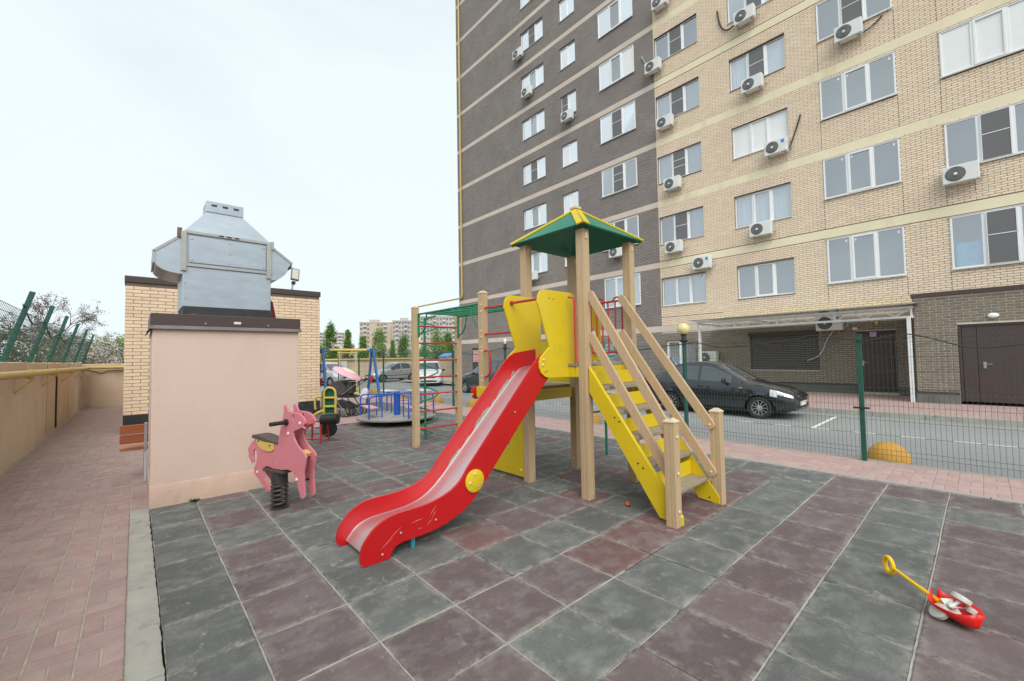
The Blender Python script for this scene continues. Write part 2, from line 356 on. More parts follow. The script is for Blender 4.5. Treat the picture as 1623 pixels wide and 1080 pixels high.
def far_tiles(parent, cells):
    for red in (True, False):
        m = MB()
        for (x0,x1,y0,y1,r) in cells:
            if r != red: continue
            z = rnd.uniform(-.0025,.0025); e = .006
            m.add([(x0+e,y0+e,-.02),(x1-e,y0+e,-.02),(x1-e,y1-e,-.02),(x0+e,y1-e,-.02),(x0+e,y0+e,z),(x1-e,y0+e,z),(x1-e,y1-e,z),(x0+e,y1-e,z)],[(4,5,6,7),(0,1,5,4),(1,2,6,5),(2,3,7,6),(3,0,4,7)])
        o = m.build('rubber_tiles_beyond', M['tile_red_far' if red else 'tile_grey_far'], parent); o['kind'] = 'stuff'
cells = []
for j in range(len(TY)-1):
    for i in range(len(TX)-1):
        if TX[i+1] < 1.78 and TY[j] > 6.53: continue      # under the pink block
        cells.append((TX[i], TX[i+1], TY[j], TY[j+1], is_red(i, j)))
inview = [c for c in cells if c[3] > -.6 and (c[0]+1.2 > c[2]*.0) and not (c[1] < 2.2 and c[3] < 1.2)]
inview.sort(key=lambda c: ((c[0]+c[1])/2)**2+((c[2]+c[3])/2)**2)
for c in inview[:297]: tile_at(sub, *c)
far_tiles(sub, inview[297:]+[c for c in cells if c not in inview])
far_tiles(sub2, [(3.42+.54*i, 3.42+.54*i+.54, 12.77+.54*j, 12.77+.54*j+.54, rnd.random() < .2) for i in range(9) for j in range(6)])
# sand worked up along the wide joints
def sand_line(axis, c, a, b, w_):
    n = int((b-a)/.035); vs = []; fs = []
    for i in range(n+1):
        t = a+(b-a)*i/n; l, r = w_*rnd.uniform(.35,1.1)+.001, w_*rnd.uniform(.35,1.1)+.001; o_ = .003*math.sin(t*2.3)
        for q, z in ((-l,-.006),(-l*.5,.0028),(r*.5,.0028),(r,-.006)): vs.append((c+o_+q,t,z) if axis == 'Y' else (t,c+o_+q,z))
    for i in range(n):
        for q in range(3): fs.append((i*4+q,i*4+q+1,i*4+4+q+1,i*4+4+q))
    MB().add(vs, fs).build('joint_fill', M['sand_fill'], sub, smooth=True)
M['sand_fill'] = mat('sand_fill', (.37,.355,.32), .95, var=.35, scale=6, bump=.5, bscale=90)
for args in (('Y',.578,1.9,6.4,.006),('Y',1.124,.9,6.4,.0055),('X',.863,2.3,7.2,.006),('X',.32,2.6,7.2,.0065),('X',1.407,3.6,7.2,.0045),('X',1.95,1.4,2.9,.0045),('Y',1.67,1.2,3.4,.004),('X',2.49,.6,2.3,.004)): sand_line(*args)
# basket-weave pavers -----------------------------------------------
def paver_mesh(name, dx, dy, mt):
    return bevel_block(name, dx, dy, .05, mt)
def bevel_block(name, dx, dy, dz, mt, g=.0):
    b = .006; x, y = dx/2, dy/2; h = 0; d = -dz
    vs = [(-x,-y,d),(x,-y,d),(x,y,d),(-x,y,d),(-x,-y,h-b*.6),(x,-y,h-b*.6),(x,y,h-b*.6),(-x,y,h-b*.6),(-x+b,-y+b,h),(x-b,-y+b,h),(x-b,y-b,h),(-x+b,y-b,h)]
    fs = [(0,1,5,4),(1,2,6,5),(2,3,7,6),(3,0,4,7),(4,5,9,8),(5,6,10,9),(6,7,11,10),(7,4,8,11),(8,9,10,11)]
    me = bpy.data.meshes.new(name); me.from_pydata(vs, [], fs); me.materials.append(mt); return me
def weave(c0, c1, l0, l1, base):
    """cells across columns c (pitch .2145) and along l; returns (c,l,long_along)"""
    out = []; P = .2145; Q = .4283
    n = int(math.ceil((c1-c0)/P))
    k0 = int(math.floor((l0-base)/Q)); k1 = int(math.ceil((l1-base)/Q))
    for i in range(n):
        ca = c0+i*P; 
        for k in range(k0, k1):
            la = base+k*Q
            out.append((ca+P*.25, la+Q*.25, True)); out.append((ca+P*.75, la+Q*.25, True))
            out.append((ca+P*.5, la+Q*.625, False)); out.append((ca+P*.5, la+Q*.875, False))
    return [o for o in out if c0+.03 < o[0] < c1 and l0 < o[1] < l1]
def lay(parent, items, swap, zt, mt, nmax, key):
    a = paver_mesh('paver', .098, .208, mt); b = paver_mesh('paver', .203, .1005, mt)
    pts = []
    for (c, l, lon) in items:
        x, y = (l, c) if swap else (c, l)
        long_y = (lon != swap)
        pts.append((x, y, long_y))
    pts.sort(key=key)
    for (x, y, ly) in pts[:nmax]:
        o = bpy.data.objects.new('paver', a if ly else b)
        COL.objects.link(o); o.parent = parent; o.location = (x+rnd.uniform(-.001,.001)-parent.location.x, y+rnd.uniform(-.001,.001)-parent.location.y, zt+rnd.uniform(-.0015,.0015)-parent.location.z)
        o.rotation_euler = (rnd.uniform(-.004,.004), rnd.uniform(-.004,.004), rnd.uniform(-.006,.006))
        if swap and False: pass
    m = MB()
    for (x, y, ly) in pts[nmax:]:
        dx, dy = (.049, .104) if ly else (.1015, .050)
        z = zt+rnd.uniform(-.0015,.0015); m.add([(x-dx,y-dy,zt-.03),(x+dx,y-dy,zt-.03),(x+dx,y+dy,zt-.03),(x-dx,y+dy,zt-.03),(x-dx,y-dy,z),(x+dx,y-dy,z),(x+dx,y+dy,z),(x-dx,y+dy,z)],[(4,5,6,7),(0,1,5,4),(1,2,6,5),(2,3,7,6),(3,0,4,7)])
    if m.v:
        o = m.build('pavers_beyond', mt, parent); o['kind'] = 'stuff'
d0 = lambda p: p[0]**2+p[1]**2
path = sheet('path', -1.56, -.02, 2.0, 23.6, -.006, M['paver_joint'])
path2 = sheet('path_beside_hut', -.02, .30, 6.56, 23.6, -.006, M['paver_joint'])
lay(path, [q for q in weave(-1.525-.215+.005+.0, -.021, 2.3, 23.5, 3.386) if q[0] > -1.52], False, 0, M['paver'], 298, d0)
lay(path2, weave(-.018, .19, 6.6, 13.9, 3.386), False, 0, M['paver'], 0, d0)
mj = MB().box(-1.55, -.1, 11.265, 11.31, -.004, .003).build('mortar_strip', M['paver_joint'], path)
strip = sheet('paved_strip', 7.32, 8.50, -3, 24, -.006, M['paver_joint'])
lay(strip, [q for q in weave(-2.55+.031, 24, 7.33, 8.49, 7.34)], True, 0, M['paver_light'], 298, lambda p: (p[0]-4)**2+(p[1]-1.2)**2)
cross = sheet('cross_path', 1.8, 7.235, 11.43, 12.74, -.006, M['paver_joint'])
lay(cross, weave(1.85, 7.2, 11.45, 12.72, 11.45), False, 0, M['paver_light'], 0, d0)
back = sheet('back_paving', .3, 8.30, 16.21, 24, -.006, M['paver_light'])
sheet('back_paving_side', .3, 3.4, 12.75, 16.2, -.006, M['paver_light'])
pave = sheet('building_pavement', 14.75, 20.6, -14, 29.4, .075, M['paver_joint'])
lay(pave, weave(-1.0, 6.5, 14.78, 20.4, 14.8), True, .081, M['paver_light'], 0, d0)
verge = MB().add([(17.2,5.2,.083),(20.45,5.2,.083),(20.45,12,.083),(17.2,12,.083)],[(0,1,2,3)]).build('verge', mat('verge', (.20,.19,.12), .95, var=.35, scale=3, bump=.6, bscale=40)); struct(verge)
# ================================================================== apartment tower
M['cream_brick'] = mat('cream_brick', (.80,.655,.50), .85, var=.05, scale=3, bump=.15, bscale=150, isl=.055, dirt=((.76,.59,.42), .55, .85, .35, one))
M['cream_mortar'] = mat('cream_mortar', (.27,.205,.155), .95, var=.2, scale=6)
M['brown_brick'] = mat('brown_brick', (.20,.165,.128), .85, var=.08, scale=3, bump=.2, bscale=150, isl=.13)
M['brown_mortar'] = mat('brown_mortar', (.58,.52,.44), .95, var=.15, scale=6)
M['dark_wall'] = brick_mat('dark_wall', (.235,.205,.188), (.29,.255,.235), (.125,.108,.10), .27, .082, .012)
M['cream_wall_high'] = brick_mat('cream_wall_high', (.78,.635,.48), (.83,.68,.52), (.28,.21,.16), .27, .082, .012)
M['band_dark'] = mat('band_dark', (.60,.51,.44), .9, var=.08, scale=1.2, bump=.1)
M['band_cream'] = mat('band_cream', (.78,.70,.50), .9, var=.06, scale=1.2, bump=.1, dirt=((.60,.50,.34), .55, .8, .9, (1,1,.2)))
M['room'] = mat('room', (.30,.30,.31), .9, var=.2, scale=1)
M['pvc'] = mat('pvc', (.80,.81,.82), .35, var=.03, scale=3)
M['sill'] = mat('sill', (.62,.60,.57), .45, var=.08, scale=5)
M['sill_brown'] = mat('sill_brown', (.075,.050,.045), .45, var=.1, scale=5)
M['glass'] = glass_mat('window_glass', (.80,.86,.90), .36, .82)
M['glass_white'] = mat('blind', (.78,.80,.80), .6, var=.03, scale=3)
M['curtain'] = mat('curtain', (.72,.75,.78), .9, var=.10, scale=2.2, stretch=(1,9,.15))
M['net'] = mat('screen_net', (.155,.155,.16), .9, var=.05, scale=30)
M['brown_metal'] = mat('brown_metal', (.066,.043,.041), .42, var=.12, scale=3, bump=.05, bscale=8)
FX = 20.5; TY0, TY1, TZ1 = -8.0, 29.5, 40.0; JY = 11.1
cols = []      # (y0,y1,z0,z1,flush,kind,floor)
for k in range(11):
    t = 5.64+3.235*k
    cols += [('C1', 19.16, 21.40, t-1.46, t, False, k), ('C2', 16.41, 17.70, t-1.46, t, False, k)]
    cols += [('C4', 8.75, 11.04, t-1.44, t, False, k), ('C5', 5.08, 7.33, t-1.48, t, False, k)]
    t2 = 6.15+3.215*k; b2 = 4.38 if k == 0 else 7.77+3.235*(k-1)
    cols += [('C3', 12.27, 14.60, t2-(1.55 if k else 1.7), t2, True, k), ('C6', 1.67, 3.94, b2, t2, True, k), ('C7', -1.72, .54, b2, t2, True, k), ('C8', -5.2, -2.9, b2, t2, True, k)]
LOW = [('S', 4.36, 6.90, .92, 2.56), ('D', 2.04, 3.18, .16, 2.44), ('W', 9.40, 10.88, .95, 2.40), ('G', 14.0, 15.6, .95, 2.40), ('P', 26.80, 27.75, .12, 2.48)]
tower = thing('apartment_tower', 'tall apartment block, dark grey brick joined to cream brick, rising beyond the car road', 'apartment block', (FX, 11, 0))
holes = [(c[1], c[2], c[3], c[4]) for c in cols] + [(c[1], c[2], c[3], c[4]) for c in LOW]
def holed(y0, y1, z0, z1, x):
    hs = [h for h in holes if h[0] < y1 and h[1] > y0 and h[2] < z1 and h[3] > z0]
    ys = sorted({y0, y1, *[min(max(v, y0), y1) for h in hs for v in h[:2]]}); zs = sorted({z0, z1, *[min(max(v, z0), z1) for h in hs for v in h[2:]]})
    m = MB()
    for a, b in zip(ys, ys[1:]):
        for c, d in zip(zs, zs[1:]):
            if any(h[0] < (a+b)/2 < h[1] and h[2] < (c+d)/2 < h[3] for h in hs): continue
            m.add([(x,a,c),(x,b,c),(x,b,d),(x,a,d)], [(0,1,2,3)])
    return m
def reveals(m, hs, depth=.16, x=FX):
    for (a,b,c,d) in hs:
        m.add([(x,a,c),(x,b,c),(x,b,d),(x,a,d),(x+depth,a,c),(x+depth,b,c),(x+depth,b,d),(x+depth,a,d)], [(0,1,5,4),(1,2,6,5),(2,3,7,6),(3,0,4,7)])
BR0 = 3.45; ZC = 21.2
m = holed(JY, TY1, 0.0, TZ1, FX); reveals(m, [h for h in holes if h[0] > JY])
m.add([(FX,TY1,0),(34,TY1,0),(34,TY1,TZ1),(FX,TY1,TZ1)], [(0,1,2,3)])
m.build('dark_brick_wall', M['dark_wall'], tower)
m = holed(TY0, JY, 3.18, ZC, FX+.012); reveals(m, [h for h in holes if h[1] < JY and h[2] > 3.4 and h[3] < ZC+1.5], .16, FX+.002)
m.build('cream_wall_backing', M['cream_mortar'], tower)
m = holed(TY0, JY, ZC, TZ1, FX); reveals(m, [h for h in holes if h[1] < JY and h[3] > ZC]); m.build('cream_wall_upper', M['cream_wall_high'], tower)
m = holed(1.36, JY, 0, 3.18, FX+.012); reveals(m, [h for h in holes if h[1] < JY and h[3] < 3], .16, FX+.002); m.build('ground_floor_backing', M['brown_mortar'], tower)
MB().add([(FX+.4,TY0,0),(34,TY0,0),(34,TY0,TZ1),(FX+.4,TY0,TZ1),(FX+.4,TY1,TZ1),(34,TY1,TZ1),(34,TY1,0)], [(0,1,2,3),(3,2,5,4),(1,6,5,2)]).build('rear_wall', M['dark_wall'], tower)
MB().add([(FX+.6,TY0,0),(FX+.6,TY1-.02,0),(FX+.6,TY1-.02,TZ1-.1),(FX+.6,TY0,TZ1-.1)], [(0,1,2,3)]).build('interior', M['room'], tower)
# painted concrete bands at every floor slab
for k in range(11):
    z0 = 6.21+3.235*k; z1 = z0+.34
    MB().box(FX-.004, FX+.02, JY, TY1+.004, z0+.03, z1-.02).build('floor_band', M['band_dark'], tower)
    MB().box(FX-.004, FX+.011, TY0, JY-.003, z0, z1).build('floor_band', M['band_cream'], tower)
MB().box(FX-.004, FX+.02, JY, TY1+.004, 2.86, 3.18).build('floor_band', M['band_dark'], tower)
MB().box(FX-.006, FX+.011, 1.36, JY-.003, 2.86, 3.18).build('floor_band', M['band_dark'], tower)
M['stained_brick'] = mat('stained_brick', (.79,.645,.43), .85, var=.06, scale=3, bump=.15, bscale=150, isl=.06)
def brickwork(parent, rects, u0, u1, v0, v1, L, H, jt, fn, mt, nind, depth=.014, key=None, flip=False):
    """running-bond bricks on a plane; rects are openings; fn(u,v,w)->xyz with w outwards"""
    full = []; part = []
    nrow = int((v1-v0)/H)
    for r in range(nrow):
        a0, a1 = v0+r*H+jt/2, v0+(r+1)*H-jt/2
        segs = [(u0, u1)]
        for (p, q, s_, t_) in rects:
            if s_ < a1-.015 and t_ > a0+.015:
                ns = []
                for (a, b) in segs:
                    if q <= a or p >= b: ns.append((a, b)); continue
                    if p-a > .02: ns.append((a, p))
                    if b-q > .02: ns.append((q, b))
                segs = ns
        for (a, b) in segs:
            k = math.floor((a-u0)/L+ (0 if r % 2 else .5))
            x = u0+(k-(0 if r % 2 else .5))*L
            while x < b:
                p, q = max(x+jt/2, a), min(x+L-jt/2, b)
                if q-p > .02:
                    (full if q-p > L-jt-.002 else part).append((p, q, a0, a1))
                x += L
    if key: full.sort(key=key)
    ind, rest = full[:nind], full[nind:]+part
    l, h = L-jt, H-jt; c = .003
    def bverts(p, q, s_, t_, w): return [fn(p,s_,-.02),fn(q,s_,-.02),fn(q,t_,-.02),fn(p,t_,-.02),fn(p,s_,w-c),fn(q,s_,w-c),fn(q,t_,w-c),fn(p,t_,w-c),fn(p+c,s_+c,w),fn(q-c,s_+c,w),fn(q-c,t_-c,w),fn(p+c,t_-c,w)]
    FS = [(0,1,5,4),(1,2,6,5),(2,3,7,6),(3,0,4,7),(4,5,9,8),(5,6,10,9),(6,7,11,10),(7,4,8,11),(8,9,10,11)]
    if flip: FS = [tuple(reversed(f)) for f in FS]
    if ind:
        o0 = Vector(fn(0,0,0)); me = bpy.data.meshes.new('brick'); me.from_pydata([Vector(v)-o0 for v in bverts(0,l,0,h,0)], [], FS); me.materials.append(mt)
        off = org(parent)
        for (p, q, s_, t_) in ind:
            ob = bpy.data.objects.new('brick', me); COL.objects.link(ob); ob.parent = parent; ob.location = Vector(fn(p, s_, depth+rnd.uniform(-.002,.002)))-off
    V = []; Fc = []
    for (p, q, s_, t_) in rest:
        b = len(V); w_ = depth+rnd.uniform(-.002,.002); V += bverts(p, q, s_, t_, w_)[4:] if False else bverts(p, q, s_, t_, w_); Fc += [tuple(b+i for i in f) for f in FS]
    if V: raw('brickwork', V, Fc, mt, parent, 'stuff')
fac = lambda u, v, w: (FX+.012-w, u, v)
orects = [(c[1], c[2], c[3], c[4]) for c in cols]+[(TY0, JY, 6.21+3.235*k, 6.55+3.235*k) for k in range(6)]
dist = lambda r: (FX**2+r[0]**2+(r[2]-1.7)**2) + max(0, -1.25-r[0])*1e4
brickwork(tower, orects, -3.2, JY-.003, 3.63, ZC, .27, .0822, .013, fac, M['cream_brick'], 298, key=dist)
brickwork(tower, [], 1.30, 8.0, 3.30, 3.63, .27, .0822, .013, fac, M['stained_brick'], 0)
brickwork(tower, [], 8.0, JY-.003, 3.19, 3.63, .27, .0822, .013, fac, M['cream_brick'], 0)
brickwork(tower, [(c[1], c[2], c[3], c[4]) for c in LOW]+[], 1.36, JY-.003, .42, 2.855, .27, .079, .016, fac, M['brown_brick'], 0)
MB().box(FX-.03, FX+.011, 1.37, 2.03, .075, .40).box(FX-.03, FX+.011, 3.19, 29.4, .075, .40).build('plinth', mat('plinth', (.13,.13,.12), .9, var=.2, scale=2, bump=.3), tower, bevel=.01)
MB().box(FX-.05, FX+.012, 3.20, 14, .40, .44).build('plinth_cap', M['brown_metal'], tower)
# windows -----------------------------------------------------------
win_src = {}
def make_window(W, H, npane, split, flush, curt, blind, tilt):
    """built once at the origin: lower left corner, facing -X"""
    x0 = -.035 if flush else .085
    root = bpy.data.objects.new('window', None); COL.objects.link(root)
    f = MB(); e = .055; d = .06
    def fb(y0,y1,z0,z1,dx=0): f.box(x0-dx, x0+d, y0, y1, z0, z1)
    fb(0,e,0,H); fb(W-e,W,0,H); fb(e,W-e,0,e); fb(e,W-e,H-e,H)
    ws = [W/npane]*npane
    xs = [e]; 
    for i in range(1, npane):
        c = W*i/npane; fb(c-.045, c+.045, e, H-e); xs += [c-.045, c+.045]
    xs.append(W-e)
    cells = [(xs[2*i], xs[2*i+1]) for i in range(npane)]
    op = 1 if npane > 1 else 0
    a, b = cells[op]; s = .045
    f.box(x0-.02, x0+.03, a-.02, a+s, e-.02, H-e+.02).box(x0-.02, x0+.03, b-s, b+.02, e-.02, H-e+.02).box(x0-.02, x0+.03, a+s, b-s, e-.02, e+s).box(x0-.02, x0+.03, a+s, b-s, H-e-s, H-e+.02)
    fo = f.build('window_frame', M['pvc'], root, bevel=.006, segs=1)
    for i, (a, b) in enumerate(cells):
        MB().add([(x0+.028,a,e),(x0+.028,b,e),(x0+.028,b,H-e),(x0+.028,a,H-e)], [(0,1,2,3)]).build('pane', M['glass_white' if i in blind else 'glass'], root)
        if i in curt:
            n = 26; xx = x0+.16; p = MB(); vs = []; lo = .03; 
            for q in range(n+1):
                y = a-.03+(b-a+.06)*q/n; z = xx+.018*math.sin(q*1.9+i)+.008*math.sin(q*.7)
                vs += [(z, y, lo), (z+.01*math.sin(q), y, H-.05)]
            p.add(vs, [(2*q, 2*q+2, 2*q+3, 2*q+1) for q in range(n)]).build('curtain', M['curtain'], root, smooth=True, ang=80)
    if flush and not split and not blind:
        for i, (a, b) in enumerate(cells[:3]):
            y = a+.07 if i != 1 else b-.12
            MB().box(x0+.020, x0+.026, y, y+.05, H-e-.17, H-e-.08).build('pane_sticker', M['pvc'], root)
    if split:
        a, b = cells[op]
        MB().box(x0-.030, x0-.022, a+.02, b-.02, e, H-e).build('insect_screen', M['net'], root)
        sp = MB()
        zs = [H*.55] if split == 1 else [H*.42, H*.66]
        for z in zs: sp.box(x0-.040, x0-.031, a+.015, b-.015, z-.012, z+.012)
        sp.box(x0-.040, x0-.031, a+.012, a+.03, e-.01, H-e+.01).box(x0-.040, x0-.031, b-.03, b-.012, e-.01, H-e+.01)
        sp.build('screen_bar', M['pvc'], root)
    if flush:
        MB().box(-.075, -.036, -.02, W+.02, -.03, .012).build('sill', M['sill'], root)
        MB().box(-.05, .0, -.03, W+.03, H-.005, H+.02).build('head_trim', M['sill'], root)
    else:
        MB().box(-.055, .084, -.01, W+.01, -.012, .010).build('sill', M['sill'], root)
        MB().box(-.006, .084, .002, W-.002, H-.012, H-.002).build('lintel_trim', M['sill_brown'], root)
    root.parent = tower
    return root
def copy_win(src):
    c = src.copy(); COL.objects.link(c); c.parent = tower
    for ch in src.children:
        d = ch.copy(); COL.objects.link(d); d.parent = c
    return c
CUR = {('C4',0):(0,1,2),('C5',1):(0,1,2),('C4',1):(0,),('C4',2):(0,2),('C4',3):(0,2),('C5',3):(0,2),('C1',1):(1,2),('C1',5):(0,1),('C2',5):(0,),('C3',3):(0,),('C3',0):(0,1,2),('C3',5):(0,),('C1',4):(0,1,2),('C5',4):(0,),('C6',1):()}
BLI = {('C7',2):(0,1,2),('C5',2):(0,1,2),('C3',4):(0,)}
SPL = {('C1',3):1,('C1',6):1,('C2',4):1,('C3',2):2,('C3',3):1,('C3',1):1,('C3',4):0,('C4',1):1,('C4',2):2,('C4',3):1,('C4',4):1,('C4',5):1,('C5',3):1,('C5',4):1,('C6',3):1,('C7',1):1,('C7',0):1,('C6',4):1}
for (c, y0, y1, z0, z1, fl, k) in cols:
    if z0 > 36.5: continue
    W, H = y1-y0, z1-z0; np_ = 2 if c == 'C2' else 3
    key = (round(W,2), round(H,2), np_, SPL.get((c,k), 0), fl, CUR.get((c,k), () if c in ('C6','C7','C5') else ((0,) if (k % 3 == 0) else ())), BLI.get((c,k), ()))
    if key not in win_src: src = win_src[key] = make_window(*key, 0)
    else: src = copy_win(win_src[key])
    src.location = Vector((FX, y0, z0))-tower.location
for y in (3.965, 1.645, .565):
    for k in range(4):
        za = 3.65 if k == 0 else 6.19+3.215*(k-1); zb = (4.34 if k == 0 else 7.72+3.235*(k-1))
        MB().box(FX-.006, FX+.011, y-.005, y+.005, za+(.40 if k else 0), zb).build('panel_joint', M['cream_mortar'], tower)
# blue film bundle behind one pane
MB().box(FX+.08, FX+.10, -.18, .42, 4.46, 5.25).build('blue_film', mat('blue_film', (.06,.36,.60), .35, var=.25, scale=4, bump=.6, bscale=12), tower)
# ground floor: roller shutter, doors, lower windows
sh = bpy.data.objects.new('roller_shutter', None); COL.objects.link(sh); sh.parent = tower; sh.location = Vector((FX, 4.36, .92))-tower.location
dk = mat('shutter_brown', (.052,.040,.036), .5, var=.1, scale=3)
m = MB().box(FX+.02, FX+.06, 4.36, 4.42, .92, 2.44).box(FX+.02, FX+.06, 6.84, 6.90, .92, 2.44).box(FX-.10, FX+.06, 4.36, 6.94, 2.44, 2.58); m.build('shutter_box', dk, sh, bevel=.008)
for i in range(20): MB().box(FX+.025, FX+.045, 4.43, 6.83, .965+i*.0735, .965+i*.0735+.052).build('slat', dk, sh, bevel=.012, segs=2)
MB().add([(FX+.05,4.4,.95),(FX+.05,6.86,.95),(FX+.05,6.86,2.44),(FX+.05,4.4,2.44)],[(0,1,2,3)]).build('backing', mat('shutter_gap', (.34,.31,.28), .8), sh)
MB().box(FX-.03, FX+.05, 4.36, 6.9, .925, .95).build('sill', M['sill'], sh)
def steel_door(name, y0, y1, z0, z1, x, parent, leaf, handle_y, seams):
    d = bpy.data.objects.new(name, None); COL.objects.link(d); d.parent = parent; d.location = Vector((x, y0, z0))-org(parent)
    MB().box(x, x+.06, y0, y0+.07, z0, z1).box(x, x+.06, y1-.07, y1, z0, z1).box(x, x+.06, y0+.07, y1-.07, z1-.07, z1).build('door_frame', M['brown_metal'], d, bevel=.006)
    ys = [y0+.075]+seams+[y1-.075]
    for a, b in zip(ys, ys[1:]): MB().box(x+.02, x+.05, a+.004, b-.004, z0+.01, z1-.075).build('door_leaf', M['brown_metal'], d, bevel=.006)
    s = mat('door_handle', (.55,.55,.55), .3, 1.0)
    MB().box(x-.005, x+.02, handle_y-.03, handle_y+.03, z0+.98, z0+1.16).cyl((x+.02, handle_y, z0+1.1),(x-.06, handle_y, z0+1.1), .010).cyl((x-.05,handle_y,z0+1.1),(x-.05,handle_y-.14,z0+1.1), .010).build('handle', s, d, bevel=.004)
    return d
steel_door('door', 2.04, 3.18, .16, 2.44, FX+.03, tower, 1, 3.0, [])
MB().box(FX-.02, FX+.028, 2.58, 2.77, 2.22, 2.40).build('door_notice', mat('notice', (.42,.36,.62), .6, var=.4, scale=14), tower)
for (nm, a, b, c, d) in LOW:
    if nm in ('W', 'G'):
        r = make_window(round(b-a,2), round(d-c,2), 2, 0, False, (0,1), (), 0); r.location = Vector((FX, a, c))-tower.location
    if nm == 'P':
        pd = steel_door('door', a, b, c, d, FX+.03, tower, 1, a+.2, [])
        MB().box(FX-.01, FX+.03, a+.12, b-.12, 1.35, 2.3).build('poster', mat('poster', (.62,.20,.22), .6, var=.9, scale=7, dirt=((.8,.7,.7), .52, .56, 9, (1,1,3))), tower)
# ------------------------------------------------------------------ entrance annex on the right
annex = thing('entrance_annex', 'single-storey brown brick entrance block with steel door at the right', 'annex', (18, -3, .08))
AX = 18.0
hz = (-1.52, .45, .16, 2.42)
m = MB(); Y0, Y1, Z0, Z1 = -8.0, 1.36, .07, 3.30
for a, b, c, d in ((Y0,hz[0],Z0,Z1),(hz[0],hz[1],hz[3],Z1),(hz[1],Y1,Z0,Z1)): m.add([(AX+.014,a,c),(AX+.014,b,c),(AX+.014,b,d),(AX+.014,a,d)], [(0,1,2,3)])
m.add([(AX+.014,Y1,Z0),(FX,Y1,Z0),(FX,Y1,Z1),(AX+.014,Y1,Z1),(AX+.014,Y0,Z1),(FX,Y0,Z1),(FX,Y0,Z0),(AX+.014,Y0,Z0)], [(0,1,2,3),(3,2,5,4),(4,5,6,7)])
m.build('wall', M['brown_mortar'], annex)
brickwork(annex, [hz], -3.0, Y1, .44, 3.29, .276, .0782, .019, lambda u, v, w: (AX+.014-w, u, v), M['brown_brick'], 290, key=lambda r: max(0, -.9-r[0])*100+abs(r[0]))
brickwork(annex, [], AX+.014, FX-.01, .44, 3.29, .276, .0782, .019, lambda u, v, w: (u, Y1+w, v), M['brown_brick'], 0)
MB().box(AX-.06, FX-.006, Y0, Y1+.05, 3.30, 3.43).build('coping', M['brown_metal'], annex, bevel=.01)
MB().box(AX-.03, AX+.013, .46, Y1+.03, .07, .38).build('plinth', mat('plinth_grey', (.15,.145,.135), .9, var=.2, scale=3, bump=.3), annex, bevel=.01)
MB().box(AX-.045, AX+.012, .46, Y1+.04, .38, .43).build('plinth_cap', M['brown_metal'], annex)
steel_door('door', hz[0], hz[1], hz[2], hz[3], AX+.05, annex, 2, -.05, [.08])
ob = MB().ball((AX-.03, -.26, 2.63), .085, 18, 10, (.6,1.35,.85)).build('bulkhead_lamp', mat('opal', (.82,.85,.86), .3, var=.02), None, smooth=True)
tag(ob, 'white oval bulkhead lamp on the brick above the steel entrance door', 'lamp')
# ------------------------------------------------------------------ white truss canopy
can = thing('entrance_canopy', 'white steel truss canopy over the pavement beside the entrance', 'canopy', (18, 4.8, .08))
cw = mat('white_steel', (.72,.73,.73), .5, var=.08, scale=5, dirt=((.45,.40,.34), .6, .8, 5, one))
for y in (1.48, 8.02): MB().box(17.95, 18.05, y-.05, y+.05, .08, 2.70).build('post', cw, can, bevel=.008)
MB().box(17.96, 18.04, 1.36, 8.14, 2.70, 2.77).build('bottom_chord', cw, can); MB().box(17.96, 18.04, 1.36, 8.14, 3.00, 3.06).build('top_chord', cw, can)
n = 18
for i in range(n):
    a = 1.42+(8.08-1.42)*i/n; b = 1.42+(8.08-1.42)*(i+1)/n
    p, q = ((a, 2.77), (b, 3.0)) if i % 2 else ((a, 3.0), (b, 2.77))
    MB().bar((18,p[0],p[1]), (18,q[0],q[1]), .03, .03).build('diagonal', cw, can)
for y in (1.41, 3.35, 5.1, 6.6, 8.09): MB().box(17.975, 18.025, y-.025, y+.025, 2.77, 3.0).build('upright', cw, can)
for y in (1.45, 3.7, 5.95, 8.05): MB().box(18.04, FX-.07, y-.03, y+.03, 2.94, 3.0).build('rafter', cw, can)
gl = glass_mat('polycarbonate', (.74,.74,.70), .10, .8)
MB().cbox((18.93, 4.75, 3.105), (3.0, 7.0, .02)).build('roof_sheet', gl, can)
for i in range(6): MB().box(17.45, 20.4, 1.3+i*1.38, 1.33+i*1.38, 3.116, 3.135).build('sheet_strip', cw, can)
# ------------------------------------------------------------------ gas pipe
yel = mat('gas_yellow', (.60,.42,.13), .5, var=.12, scale=6, dirt=((.38,.30,.18), .6, .8, 4, one))
gp = thing('gas_riser', 'yellow gas pipe climbing the dark corner of the tower', 'pipe', (20.35, 28.8, 6.7))
bend = [(20.34, 28.85, 40.0), (20.34, 28.85, 7.0), (20.34, 28.90, 6.82), (20.34, 29.1, 6.72), (20.34, 36.3, 6.72), (20.34, 36.55, 6.62), (20.34, 36.6, 6.4), (20.34, 36.6, 1.9)]
MB().tube(bend, .07, 10).build('pipe', yel, gp, smooth=True)
for k in range(10):
    z = 9.75+3.235*k; MB().box(20.40, FX, 28.83, 28.87, z-.02, z+.02).cyl((20.34,28.85,z-.04),(20.34,28.85,z+.04), .085, seg=10).build('pipe_clamp', yel, gp)
